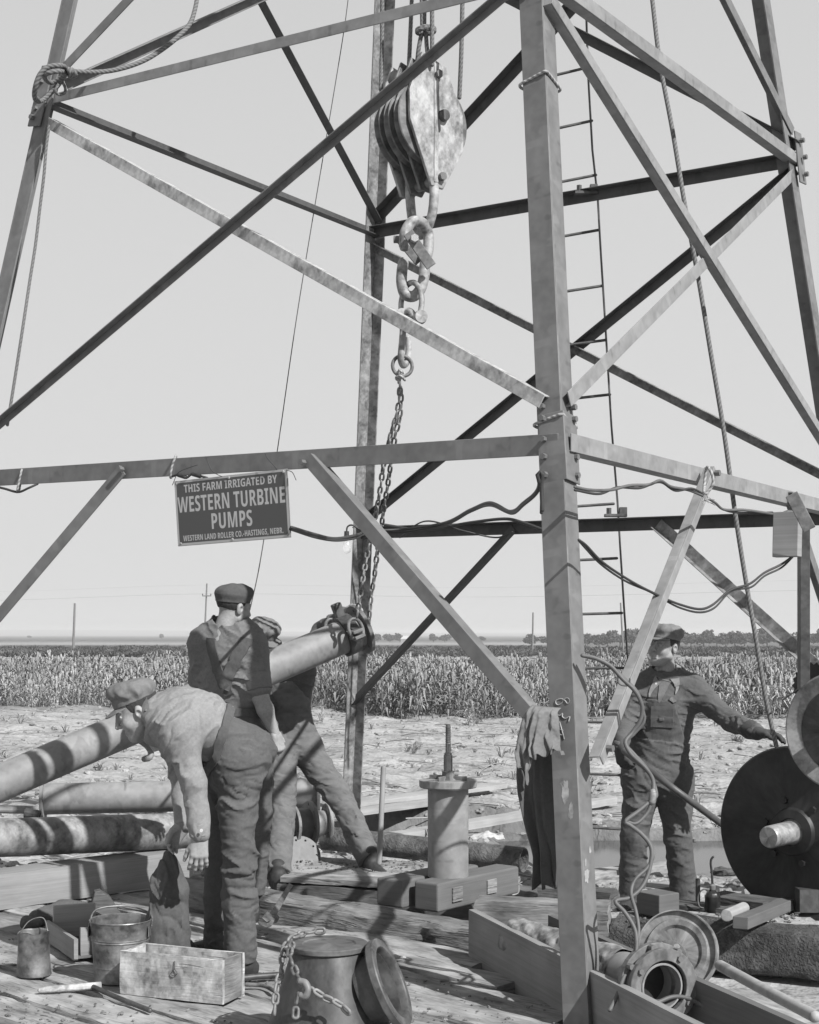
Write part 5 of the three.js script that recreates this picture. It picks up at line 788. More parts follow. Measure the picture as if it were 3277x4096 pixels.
function person(o) {
  const base = o.base, t = thing('person', o.label, 'person', base), j = Object.fromEntries(Object.entries(o.j).map(([k, a]) => [k, P(...a)]));
  const spine = j.neck.clone().sub(j.pelvis).normalize(), right = j.shR.clone().sub(j.shL).normalize(), front = right.clone().cross(spine).normalize().multiplyScalar(-1); // person's front
  const L = toLocal(P(...o.head.c), o.head.f, o.head.u, o.head.s ?? 0.96), g = o.girth ?? 1;
  const mid = j.pelvis.clone().lerp(j.neck, 0.52).addScaledVector(front, o.hunch ?? 0), chest = j.pelvis.clone().lerp(j.neck, 0.75).addScaledVector(front, (o.hunch ?? 0) * 0.6);
  // body: skin, one continuous mesh with the head and hands merged in
  const bl = [bone(j.pelvis, mid, 0.1, 0.1), bone(mid, chest, 0.1, 0.11), bone(chest, j.neck, 0.11, 0.055), bone(j.neck, L.c.clone().addScaledVector(L.y, -0.06).addScaledVector(L.z, -0.025), 0.056, 0.055), bone(j.shL, j.shR, 0.05, 0.05)];
  for (const s of ['L', 'R']) bl.push(bone(j['sh' + s], j['el' + s], 0.048, 0.04), bone(j['el' + s], j['el' + s].clone().lerp(j['wr' + s], 0.35), 0.042, 0.041), bone(j['el' + s].clone().lerp(j['wr' + s], 0.35), j['wr' + s], 0.041, 0.027), bone(j['hip' + s], j['kn' + s], 0.075, 0.05), bone(j['kn' + s], j['an' + s], 0.05, 0.035));
  const skin = [tri(sdf(bones(bl, 0.03), bounds(bl, 0.02), 0.012)), headGeo(L)];
  const gl = [];
  for (const s of ['L', 'R']) { const h = o['hand' + s]; if (!h) continue; (h.glove ? gl : skin).push(handGeo(j['wr' + s], h.dir, h.palm, s === 'R' ? 1 : -1, h)); }
  part('body', merge(skin), W.skin, t);
  if (o.hair !== false) part('hair', hairGeo(L), W.hair, t);
  // shirt
  const sw = o.sleeve ?? { L: 1, R: 1 }, sl = [bone(j.pelvis.clone().addScaledVector(spine, 0.07), mid, 0.152 * g, 0.155 * g, [front, 1.4]), bone(mid, chest, 0.16 * g, 0.165 * g, [front, 1.35]), bone(chest, j.neck.clone().addScaledVector(spine, -0.03), 0.15 * g, 0.075, [front, 1.2]), bone(j.neck, j.shL, 0.058, 0.064), bone(j.neck, j.shR, 0.058, 0.064)], arms = [];
  for (const s of ['L', 'R']) { const a = j['sh' + s], e = j['el' + s], w = j['wr' + s], q = sw[s]; arms.push(bone(a, a.clone().lerp(e, Math.min(1, q * 2)), 0.072 * g, (q < 0.5 ? 0.076 : 0.060) * g)); if (q > 0.5) arms.push(bone(e, e.clone().lerp(w, (q - 0.5) * 2 - 0.06), 0.060 * g, 0.046)); }
  const torsoF = bones(sl, 0.1), armF = bones(arms, 0.02), amp = o.fold ?? 0.011, collar = L.c.clone().addScaledVector(L.y, -0.1), nk = j.neck.clone().addScaledVector(spine, 0.028), nax = collar.clone().sub(j.neck).normalize().lerp(spine, 0.5).normalize(), fd = o.foldDir ?? UPV;
  const shirtF = (x, y, z) => smin(Math.max(torsoF(x, y, z), (o.shirtLow ?? 0.06) - ((x - j.pelvis.x) * spine.x + (y - j.pelvis.y) * spine.y + (z - j.pelvis.z) * spine.z)), armF(x, y, z), 0.085), cut = o.shirtCut;
  const shirtC = (x, y, z) => { let d = shirtF(x, y, z); if (d < 0.05) d += folds(x, y, z, 15, amp, fd); const ax = x - nk.x, ay = y - nk.y, az = z - nk.z, k = ax * nax.x + ay * nax.y + az * nax.z, rad = Math.hypot(ax - k * nax.x, ay - k * nax.y, az - k * nax.z); d = Math.max(d, Math.min(k, 0.092 - rad)); return d * 0.85; };
  const shirt = part('shirt', tri(sdf(shirtC, bounds([...sl, ...arms], 0.03), 0.0085)), o.shirt, t);
  { // collar and cuffs
    const ax = nax, pts = [], f2 = front.clone().addScaledVector(ax, -front.dot(ax)).normalize(), r2 = ax.clone().cross(f2); for (let i = 0; i <= 22; i++) { const a = 0.28 + i / 22 * (6.283 - 0.56); pts.push(nk.clone().addScaledVector(ax, (o.collarUp ?? 0.02) - 0.03 * Math.max(0, Math.cos(a))).addScaledVector(f2, Math.cos(a) * 0.074).addScaledVector(r2, Math.sin(a) * 0.072)); }
    const pos = [], idx = [], rows = [[-0.03, 0.008], [0.01, -0.002], [0.016, 0.003], [0.006, 0.02], [-0.018, 0.038], [-0.036, 0.05]]; rows.forEach(([u, w]) => pts.forEach((p) => { const out = p.clone().sub(nk); out.addScaledVector(ax, -out.dot(ax)).normalize(); const q = p.clone().addScaledVector(ax, u).addScaledVector(out, w - 0.012); pos.push(q.x, q.y, q.z); })); const n = pts.length; for (let r = 0; r < rows.length - 1; r++) for (let i = 0; i < n - 1; i++) { const a = r * n + i, b = a + n; idx.push(a, a + 1, b, a + 1, b + 1, b); } const cg = new THREE.BufferGeometry(); cg.setAttribute('position', new THREE.Float32BufferAttribute(pos, 3)); cg.setIndex(idx); cg.computeVertexNormals(); part('collar', tri(cg), o.collar ?? o.shirt, shirt);
    for (const s of ['L', 'R']) { const q = sw[s], a = j['sh' + s], e = j['el' + s], w = j['wr' + s]; const [p0, p1, r0] = q > 0.5 ? [e.clone().lerp(w, (q - 0.5) * 2 - 0.24), e.clone().lerp(w, (q - 0.5) * 2 - 0.0), 0.043] : [a.clone().lerp(e, q * 2 - 0.24), a.clone().lerp(e, q * 2 + 0.06), 0.08 * g]; const cf = [bone(p0, p1, r0 + 0.004, r0 + 0.002)], ff = bones(cf, 0.01), dn = p1.clone().sub(p0).normalize(), tm = (x, y, z, p, s2) => ((x - p.x) * dn.x + (y - p.y) * dn.y + (z - p.z) * dn.z) * s2; part('cuff', tri(sdf((x, y, z) => Math.max(ff(x, y, z) + folds(x, y, z, 16, 0.004), tm(x, y, z, p1, 1), tm(x, y, z, p0, -1)) * 0.85, bounds(cf, 0.015), 0.006)), o.shirt, shirt); }
  }
  // trousers or overalls
  const pl = [bone(j.pelvis.clone().addScaledVector(spine, 0.13), j.pelvis.clone().addScaledVector(spine, -0.02), 0.171 * g * (o.hip ?? 1), 0.168 * g * (o.hip ?? 1), [front, 1.3]), bone(j.hipL, j.hipR, 0.125 * (o.legW ?? 0.93), 0.125 * (o.legW ?? 0.93))], lg = [];
  for (const s of ['L', 'R']) { const a = j['hip' + s], k = j['kn' + s], n = j['an' + s]; const q = o.legW ?? 0.93; lg.push([bone(a, a.clone().lerp(k, 0.5), 0.116 * q, 0.102 * q), bone(a.clone().lerp(k, 0.5), k, 0.102 * q, 0.086 * q), bone(k, k.clone().lerp(n, 0.5), 0.086 * q, 0.083 * q), bone(k.clone().lerp(n, 0.5), n, 0.083 * q, 0.087 * q)]); }
  const pelF = bones(pl, 0.06), lL = bones(lg[0], 0.02), lR = bones(lg[1], 0.02), dn = (a, b) => b.clone().sub(a).normalize();
  const hem = ['L', 'R'].map((s) => [j['an' + s], dn(j['kn' + s], j['an' + s])]);
  const pantsF = (x, y, z) => smin(pelF(x, y, z), Math.min(lL(x, y, z), lR(x, y, z)), 0.07);
  const bib = o.bib ?? 0; const bibTop = j.pelvis.clone().lerp(j.neck, bib);
  const panF = (x, y, z) => {
    let d = pantsF(x, y, z); if (d < 0.06) d += folds(x, y, z, 13, o.legFold ?? 0.014);
    for (const [p, n] of hem) { const k = (x - p.x) * n.x + (y - p.y) * n.y + (z - p.z) * n.z, r = Math.hypot(x - p.x, y - p.y, z - p.z); if (r < 0.25) d = Math.max(d, k); }
    const up = (x - j.pelvis.x) * spine.x + (y - j.pelvis.y) * spine.y + (z - j.pelvis.z) * spine.z; d = Math.max(d, up - 0.125);
    if (bib) { const fx = x - j.pelvis.x, fy = y - j.pelvis.y, fz = z - j.pelvis.z, rx = Math.abs(fx * right.x + fy * right.y + fz * right.z), fr = (x - mid.x) * front.x + (y - mid.y) * front.y + (z - mid.z) * front.z, len = j.pelvis.distanceTo(j.neck) * bib, w = lerp(0.2, o.bibW ?? 0.115, clamp((up - 0.04) / (len - 0.04))); let b = torsoF(x, y, z) - 0.009; if (b < 0.05) b += folds(x, y, z, 13, amp * 0.6); d = Math.min(d, Math.max(b, up - len, 0.03 - up, rx - w, (o.bibBack ? 1 : -1) * fr + 0.0)); }
    return d * 0.85;
  };
  const pants = part(bib ? 'overalls' : 'trousers', tri(sdf(panF, bounds([...pl, ...lg.flat(), ...(bib ? sl : [])], 0.03), 0.0095)), o.pants, t);
  for (const s of ['L', 'R']) part('boot', bootGeo(j['an' + s], j['to' + s]), W.boot, t);
  { const fw = (x, y, z) => Math.min(shirtC(x, y, z), panF(x, y, z)), c = j.pelvis.clone().addScaledVector(spine, 0.108), ring = []; for (let i = 0; i <= 28; i++) { const a = i / 28 * 6.2832; ring.push(c.clone().addScaledVector(front, Math.cos(a) * 0.15).addScaledVector(right, Math.sin(a) * 0.19)); } if (!bib) part('waistband', strap(fw, ring, 0.042, 0.005, 0.003), o.pants, pants); }
  if (gl.length) for (const q of gl) part('glove', q, W.glove, t);
  return { t, j, L, shirt, pants, shirtF, pantsF, torsoF, front, right, spine, mid, chest, shirtC, panF };
}
// --- man standing with his back turned
{
  const q = person({ label: 'man standing with his back turned in a flat cap and cross-backed overalls', base: P(960, 3660, 8), fold: 0.016, collarUp: 0.0, shirt: W.shirtMid, pants: W.denim, girth: 0.92, hair: true,
    j: { neck: [925, 2508, 8.0], pelvis: [935, 2925, 8.0], shL: [818, 2572, 8.02], shR: [996, 2572, 7.94], elL: [806, 2750, 8.15], elR: [1040, 2785, 7.88], wrL: [870, 2880, 8.4], wrR: [1100, 2935, 7.9], hipL: [895, 2995, 8.06], hipR: [1006, 2995, 7.95], knL: [915, 3290, 8.1], knR: [1028, 3270, 7.92], anL: [915, 3575, 8.1], anR: [1000, 3575, 7.92], toL: [960, 3632, 8.25], toR: [1020, 3640, 8.15] },
    head: { c: [935, 2432, 7.98], f: v3(0.72, -0.12, -0.66), u: v3(0.1, 1, 0.05), s: 0.93 }, sleeve: { L: 0.42, R: 0.42 },
    handR: { dir: v3(0.3, -0.95, 0), palm: v3(-0.75, -0.1, -0.55), curl: [0.9, 1.1, 0.7], thumb: 0.5, thumbIn: 0.5 }, handL: { dir: v3(0.5, -0.6, -0.5), palm: v3(0.5, 0, 0.5) } });
  // soft flat cap
  const L = q.L; part('flat_cap', tri(sdf((x, y, z) => { let d = ell(x, y, z, 0, 0.088 + 0.12 * z, -0.012, 0.098, 0.056, 0.116) + 0.006 * N3(x * 22, y * 22, z * 22); d = smin(d, Math.max((Math.hypot(x / 0.086, (z + 0.012) / 0.106) - 1) * 0.085, Math.abs(y - 0.052 + 0.1 * z * -1) - 0.018), 0.02); return Math.max(d, -y + 0.03 + 0.1 * z); }, BX(-0.15, 0.0, -0.17, 0.15, 0.2, 0.16), 0.0045).applyMatrix4(L.m)), W.cap, q.t);
  const f = q.shirtC, r = (u, v) => P(u, v, 7.8);
  part('strap', strap(f, [r(808, 2540), r(818, 2600), r(838, 2680), r(862, 2740), r(885, 2795)], 0.055, 0.005, 0.006), W.denim, q.pants); part('strap', strap(f, [r(990, 2545), r(960, 2590), r(925, 2650), r(890, 2715), r(866, 2770)], 0.065, 0.005, 0.007), W.denim, q.pants);
  part('pocket', strap(q.panF, [r(1062, 3045), r(1066, 3100), r(1070, 3160)], 0.11, 0.006, 0.004), W.denim, q.pants, 'pale side pocket flap');
}
// --- man leaning on the pipe behind him
{
  const q = person({ label: 'man in striped overalls leaning over the lifted pipe with one leg stretched out', base: P(1180, 3520, 9.3), fold: 0.014, legFold: 0.018, shirt: W.shirtDark, pants: W.stripe, girth: 0.92, bib: 0.7,
    j: { neck: [1120, 2655, 9.8], pelvis: [1165, 2905, 9.78], shL: [1205, 2690, 9.72], shR: [1050, 2705, 9.85], elL: [1285, 2520, 10.0], elR: [1040, 2840, 9.6], wrL: [1382, 2452, 9.72], wrR: [1088, 2905, 9.4], hipL: [1205, 2975, 9.8], hipR: [1125, 2975, 9.75], knL: [1368, 3205, 9.6], knR: [1132, 3250, 9.45], anL: [1484, 3448, 9.22], anR: [1112, 3500, 9.02], toL: [1535, 3506, 9.05], toR: [1135, 3552, 8.9] },
    head: { c: [1052, 2568, 9.72], f: v3(0.62, -0.45, 0.62), u: v3(0.12, 0.95, 0.25), s: 0.96 }, handL: { dir: v3(0.75, 0.45, 0.5), palm: v3(0, -0.8, 0.4), curl: [0.5, 0.6, 0.4] }, handR: { dir: v3(0, -1, 0.3), palm: v3(0.5, 0, -0.8), curl: [0.7, 0.8, 0.5] } });
  engineerCap(q.t, q.L, W.capPale, 1.06, 0.05);
}
// --- bent man in front
{
  const q = person({ label: 'man in a pale shirt and engineer\u2019s cap bending far forward with both arms hanging', base: P(950, 3900, 6.6), shirtLow: 0.105, foldDir: v3(0.8, -0.55, 0.2).normalize(), fold: 0.018, shirt: W.shirt, pants: W.denim, girth: 0.96, legW: 0.86, hip: 0.95, hunch: -0.05, legFold: 0.019,
    j: { neck: [628, 2882, 6.6], pelvis: [958, 2985, 6.72], shL: [712, 2938, 6.45], shR: [690, 2930, 6.78], elL: [772, 3130, 6.42], elR: [738, 3110, 6.7], wrL: [800, 3345, 6.42], wrR: [738, 3300, 6.62], hipL: [952, 3075, 6.62], hipR: [918, 3060, 6.84], knL: [955, 3400, 6.58], knR: [886, 3380, 6.86], anL: [962, 3846, 6.6], anR: [872, 3795, 6.88], toL: [905, 3890, 6.56], toR: [815, 3815, 6.9] },
    head: { c: [552, 2848, 6.6], f: v3(-0.9, -0.42, 0.12), u: v3(-0.33, 0.94, 0.1), s: 0.95 },
    handL: { dir: v3(-0.03, -1, 0.05), palm: v3(-0.25, 0, -1), curl: [0.15, 0.4, 0.3], spread: 0.13, thumb: 0.6, thumbIn: 0.3, s: 0.98 }, handR: { dir: v3(-0.62, -0.78, 0.1), palm: v3(0.35, -0.35, 0.85), curls: [[0.9, 0.5, 0.3], [0.85, 0.45, 0.25], [0.75, 0.45, 0.25], [0.7, 0.4, 0.3]], thumb: 0.35, thumbIn: 0.55, s: 0.98 } });
  engineerCap(q.t, q.L, W.shirtMid, 1.0, 0.16);
  const c = P(806, 3322, 6.355); part('button', lathe(c, v3(0, 0, 1), [[0.007, 0], [0.0065, 0.003], [0.001, 0.003]], 12), W.button, q.shirt);
}
// --- worker in overalls at the drum
{
  const q = person({ label: 'worker in dark bib overalls and striped cap holding the drum with gloved hands', base: P(2620, 3626, 9.35), fold: 0.015, legFold: 0.02, shirt: W.shirtDark, collar: W.shirt, pants: W.denimDark, girth: 1.04, legW: 0.98, bib: 0.72, bibW: 0.125,
    j: { neck: [2668, 2705, 9.35], pelvis: [2632, 3040, 9.35], shL: [2775, 2762, 9.3], shR: [2560, 2768, 9.38], elL: [2920, 2882, 9.05], elR: [2500, 2905, 9.25], wrL: [3030, 2932, 8.75], wrR: [2480, 2985, 8.98], hipL: [2692, 3110, 9.35], hipR: [2570, 3110, 9.35], knL: [2712, 3350, 9.25], knR: [2538, 3350, 9.3], anL: [2738, 3600, 9.3], anR: [2528, 3600, 9.35], toL: [2715, 3645, 9.1], toR: [2480, 3640, 9.15] },
    head: { c: [2656, 2592, 9.3], f: v3(-0.72, 0.16, 0.68), u: v3(0.02, 1, 0.03), s: 0.97 },
    handR: { glove: true, dir: v3(0.15, -0.95, 0.3), palm: v3(0.7, -0.1, -0.5), curl: [0.6, 0.7, 0.5], k: 1.28, s: 1.08 }, handL: { glove: true, dir: v3(0.9, -0.05, 0.4), palm: v3(0, -0.9, 0.3), curl: [0.3, 0.4, 0.3], k: 1.28, s: 1.08 } });
  engineerCap(q.t, q.L, W.capPale, 1.04, 0.0);
  const f = q.panF, s = q.shirtC, r = (u, v) => P(u, v, 9.0);
  part('strap', strap(s, [r(2740, 2690), r(2712, 2735), r(2682, 2785)], 0.038, 0.004, 0.005), W.denimDark, q.pants);
  part('buckle', strap(s, [r(2688, 2774), r(2678, 2788)], 0.034, 0.005, 0.009), M.iron, q.pants);
  part('undershirt', strap(s, [r(2652, 2690), r(2646, 2730), r(2640, 2800)], (t) => 0.085 * (1 - t) + 0.006, 0.003, 0.003), W.shirtMid, q.shirt, 'lighter shirt front in the open collar'); part('collar_leaf', strap(s, [r(2612, 2682), r(2600, 2712), r(2598, 2752)], (t) => 0.052 * (1 - t) + 0.003, 0.004, 0.006), W.shirt, q.shirt); part('collar_leaf', strap(s, [r(2702, 2676), r(2700, 2710), r(2688, 2754)], (t) => 0.056 * (1 - t) + 0.003, 0.004, 0.006), W.shirt, q.shirt); for (const v of [2738]) part('button', lathe(r(2642, v).add(v3(0, 0, -0.16)), v3(0, 0, 1), [[0.006, 0], [0.0055, 0.003], [0.001, 0.003]], 10), W.button, q.shirt);
  part('bib_pocket', strap(f, [r(2640, 2835), r(2640, 2880), r(2640, 2940)], 0.135, 0.004, 0.004), W.denimDark, q.pants); part('pocket_patch', strap(f, [r(2639, 2890), r(2640, 2906)], 0.028, 0.002, 0.0075), W.shirtMid, q.pants, 'small pale cloth label');
  part('gauntlet', (() => { const a = q.j.wrL, e = q.j.elL.clone().lerp(a, 0.72), l = [bone(a, e, 0.042, 0.062)], ff = bones(l, 0.01), dn = e.clone().sub(a).normalize(); return tri(sdf((x, y, z) => Math.max(ff(x, y, z) + folds(x, y, z, 10, 0.006), (x - e.x) * dn.x + (y - e.y) * dn.y + (z - e.z) * dn.z) * 0.85, bounds(l, 0.02), 0.006)); })(), W.glove, q.t);
}
// ---------- clothes hung on the brace, sack, rags ----------
const SIDE = v3(0.9, 0.3, 0.3).normalize();
const soft = (name, label, cat, l, k, fs, fa, m, h = 0.008, cutF) => { const f = bones(l, k); return solo(name, label, cat, tri(sdf((x, y, z) => { let d = f(x, y, z); if (d < 0.06) d += folds(x, y, z, fs, fa, SIDE); if (cutF) d = Math.max(d, cutF(x, y, z)); return d * 0.8; }, bounds(l, 0.04), h)), m); };
{
  const q = (u, v, k = 0) => P(u - 22, v, 5.9 + k), fl = [nNL, 1.6];
  // cloth sheets hanging in vertical folds; edges [u of left, u of right] at stations down the cloth
  const drape = (name, label, cat, rows, d0, bottom, m, fr, amp, ph) => {
    const N = 56, R = 44, pos = [], uv = [], idx = [], at = (s, t) => { const k = t * (rows.length - 1), i = Math.min(rows.length - 2, Math.floor(k)), f = k - i, l = lerp(rows[i][0], rows[i + 1][0], f), r = lerp(rows[i][1], rows[i + 1][1], f), top = lerp(rows[0][2], rows[0][3], s), v = lerp(top, bottom(s), t); return [lerp(l, r, s) + 5 * N3(s * 3, t * 4, ph), v]; };
    for (const side of [0, 1]) for (let j = 0; j <= R; j++) for (let i = 0; i <= N; i++) { const s = i / N, t = j / R, [u, v] = at(s, t), w = 0.5 * N3(s * 2, t * 1.6, ph), e = Math.min(1, 9 * Math.min(s, 1 - s) + 0.15) * (t > 0.96 ? 0.6 : 1), f = amp * (0.35 + 0.9 * t) * (Math.sin((s + w * 0.35) * fr + t * 1.2) + 0.6 * Math.sin((s * 1.7 - w) * fr + ph)) + 0.012 * fbm3(s * 5, t * 5, ph, 3) - 0.035 * Math.pow(2 * s - 1, 2); const p = P(u, v, d0).addScaledVector(nNL, f + (side ? -0.014 * e : 0.010 * e) - (t < 0.12 ? 0.03 * Math.pow(1 - t / 0.12, 2) : 0)); pos.push(p.x, p.y, p.z); }
    const n = (N + 1) * (R + 1), q = (i, j, s) => s * n + j * (N + 1) + i;
    for (let j = 0; j < R; j++) for (let i = 0; i < N; i++) { idx.push(q(i, j, 0), q(i, j + 1, 0), q(i + 1, j, 0), q(i + 1, j, 0), q(i, j + 1, 0), q(i + 1, j + 1, 0), q(i, j, 1), q(i + 1, j, 1), q(i, j + 1, 1), q(i + 1, j, 1), q(i + 1, j + 1, 1), q(i, j + 1, 1)); }
    for (let i = 0; i < N; i++) idx.push(q(i, 0, 0), q(i + 1, 0, 0), q(i, 0, 1), q(i + 1, 0, 0), q(i + 1, 0, 1), q(i, 0, 1), q(i, R, 0), q(i, R, 1), q(i + 1, R, 0), q(i + 1, R, 0), q(i, R, 1), q(i + 1, R, 1));
    for (let j = 0; j < R; j++) idx.push(q(0, j, 0), q(0, j, 1), q(0, j + 1, 0), q(0, j + 1, 0), q(0, j, 1), q(0, j + 1, 1), q(N, j, 0), q(N, j + 1, 0), q(N, j, 1), q(N, j + 1, 0), q(N, j + 1, 1), q(N, j, 1));
    const g = new THREE.BufferGeometry(); g.setAttribute('position', new THREE.Float32BufferAttribute(pos, 3)); g.setIndex(idx); g.computeVertexNormals(); return [name, label, cat, tri(g), m];
  };
  solo(...drape('hung_jacket', 'pale work jacket draped over the lower end of the brace at the near leg', 'jacket', [[2098, 2215, 2822, 2834], [2076, 2222, 0, 0], [2058, 2224, 0, 0], [2050, 2226, 0, 0], [2060, 2226, 0, 0]], 5.9, (s) => 3060 + 90 * Math.exp(-Math.pow((s - 0.22) / 0.11, 2)) - 60 * s + 10 * Math.sin(s * 40), W.capPale, 15, 0.013, 2.1));
  solo(...drape('hung_overalls', 'dark overalls hanging straight down under the pale jacket at the near leg', 'overalls', [[2072, 2235, 2920, 2900], [2050, 2240, 0, 0], [2054, 2240, 0, 0], [2090, 2240, 0, 0], [2124, 2240, 0, 0], [2128, 2242, 0, 0]], 6.08, (s) => 3548 + 12 * Math.sin(s * 20), W.denimDark, 12, 0.016, 5.7));
  const s = (u, v, k = 0) => P(u, v, 6.62 + k);
  soft('cloth_sack', 'grey-brown cloth sack pulled upright by the bending man\u2019s fingers', 'sack', [bone(s(672, 3418), s(655, 3540), 0.022, 0.05), bone(s(690, 3440, 0.02), s(712, 3560, 0.02), 0.02, 0.045), bone(s(655, 3540), s(640, 3680, 0.02), 0.05, 0.055), bone(s(640, 3680, 0.02), s(640, 3825, 0.04), 0.055, 0.07), bone(s(705, 3560, 0.03), s(708, 3825, 0.05), 0.05, 0.062), bone(s(700, 3780, 0.15), s(765, 3815, 0.25), 0.05, 0.05)], 0.03, 16, 0.016, W.denim, 0.007);
  const r = (u, v, y = 0.22) => G(u, v, y);
  soft('oily_rag', 'dark oily rags heaped behind the wooden tray', 'rag', [bone(r(150, 3672), r(260, 3650), 0.05, 0.06), bone(r(260, 3650), r(400, 3640), 0.06, 0.05), bone(r(110, 3690), r(150, 3690), 0.035, 0.03)], 0.03, 14, 0.014, W.shirtDark, 0.008);
}
// ---------- trough with the wrapped pipe, lower right ----------
{
  const L = (d) => 0.8775 - 0.322 * (d - 5.274), R = (d) => 1.215 - 0.335 * (d - 5.274), y = 0.40, h = 0.30;
  const tr = thing('wooden_trough', 'long open wooden trough of two boards holding the cloth wrapped pipe', 'trough', v3(0.7, 0.03, -6.2));
  const bd = (X, d0, d1, hh) => { const A = v3(X(d0), y - hh / 2, -d0), B = v3(X(d1), y - hh / 2, -d1); return rough(A, B, hh, 0.036, 0.0016, 0.12); };
  part('side_board', bd(L, 7.08, 4.75, h), M.wood, tr); part('side_board', bd(R, 6.94, 4.75, 0.2), M.woodGrey, tr);
  part('end_cleat', beam(v3(L(6.95) + 0.02, 0.2, -6.95), v3(R(6.95) - 0.02, 0.2, -6.95), 0.2, 0.03, 0.004), M.woodGrey, tr);
  const A = P(2062, 3745, 6.75), B = v3(0.944, 0.383, -5.595), dir = B.clone().sub(A).normalize();
  A.y = 0.325; const d2 = B.clone().sub(A).normalize();
  const pp = thing('wrapped_pipe', 'flanged pipe wrapped in pale cloth lying in the trough with its open end facing front', 'pipe', v3(0.6, 0.05, -6.5));
  part('tube', pipe(A, B, 0.088, 0.08), M.pipe, pp);
  { // cloth wrapping with folds
    const g = new THREE.CylinderGeometry(0.1, 0.1, 0.95, 64, 80, true), p = g.attributes.position; for (let i = 0; i < p.count; i++) { const x = p.getX(i), yy = p.getY(i), z = p.getZ(i), a = Math.atan2(z, x), n = Math.abs(N3(yy * 6 + a * 1.3, a * 0.7, 1)) * 0.013 + 0.004 * N3(yy * 30, a * 3, 5), k = (0.094 + n) / 0.1; p.setXYZ(i, x * k, yy, z * k); } g.computeVertexNormals();
    const c = A.clone().lerp(B, 0.40); g.applyMatrix4(new THREE.Matrix4().compose(c, new THREE.Quaternion().setFromUnitVectors(v3(0, 1, 0), d2), v3(1, 1, 1))); part('cloth_wrap', tri(g), mat(0.5, T.spot, { roughness: 0.95, side: THREE.DoubleSide, bump: T.clothb, bs: 0.006 }), pp); }
  part('rear_flange', flange(B.clone().addScaledVector(d2, -0.05), d2, 0.156, 0.08, 0.03, 8, 0.01, 0.136, 0.2), M.iron, pp);
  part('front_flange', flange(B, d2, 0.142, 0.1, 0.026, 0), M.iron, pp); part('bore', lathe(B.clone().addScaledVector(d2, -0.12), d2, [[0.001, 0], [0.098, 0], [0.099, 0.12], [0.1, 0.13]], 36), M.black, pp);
  const up = v3(0, 1, 0).addScaledVector(d2, -d2.y).normalize(), sd = d2.clone().cross(up);
  for (let i = 0; i < 8; i++) { const a = i / 8 * Math.PI * 2 + 0.2; inst('bolt', hexG, M.bolt, pp, boltM(B.clone().addScaledVector(d2, -0.034).addScaledVector(up, Math.cos(a) * 0.147).addScaledVector(sd, Math.sin(a) * 0.147), d2, 0.0125, 0.028, i)); if (i % 2) inst('bolt', hexG, M.bolt, pp, boltM(B.clone().addScaledVector(d2, 0.012).addScaledVector(up, Math.cos(a) * 0.121).addScaledVector(sd, Math.sin(a) * 0.121), d2, 0.011, 0.012, i)); }
  // dished wheel leaning behind
  const C = P(2712, 3806, 6.5), n = v3(-0.42, 0.28, 0.86).normalize(), w = thing('dished_wheel', 'round dished steel disc with bolted hub leaning against the gritty beam', 'wheel', C.clone().setY(0.1));
  part('disc', lathe(C, n, [[0.001, 0.02], [0.06, 0.02], [0.1, 0.012], [0.112, 0.024], [0.135, 0.026], [0.142, 0.014], [0.17, 0.012], [0.172, 0.03], [0.177, 0.03], [0.178, -0.01], [0.17, -0.012], [0.001, -0.004]], 56), M.galv, w);
  const hc = C.clone().add(v3(-0.035, -0.035, 0.012)); part('hub', lathe(hc.clone().addScaledVector(n, 0.02), n, [[0.085, 0], [0.083, 0.012], [0.05, 0.016], [0.03, 0.014], [0.001, 0.014]], 32), M.iron, w);
  const e1 = v3(0, 1, 0).addScaledVector(n, -n.y).normalize(), e2 = n.clone().cross(e1); for (let i = 0; i < 6; i++) { const a = i / 6 * 6.283 + 0.5; inst('bolt', hexG, M.white, w, boltM(hc.clone().addScaledVector(n, 0.03).addScaledVector(e1, Math.cos(a) * 0.066).addScaledVector(e2, Math.sin(a) * 0.066), n, 0.0135, 0.016, i)); }
}
solo('white_pole', 'smooth white pole with rounded end lying at the lower right corner', 'pole', tube([P(2880, 3862, 6.05), P(3030, 3944, 5.72), P(3260, 4066, 5.3)], 0.0225, 30, 14), M.white);
{ const A = P(2880, 3950, 6.75), B = P(3230, 4010, 6.2); A.y = B.y = 0.06; solo('loose_board', 'broad worn pale board with a chipped corner lying under the white pole', 'board', rough(A, B, 0.07, 0.34, 0.012, 0.05), M.plank); }
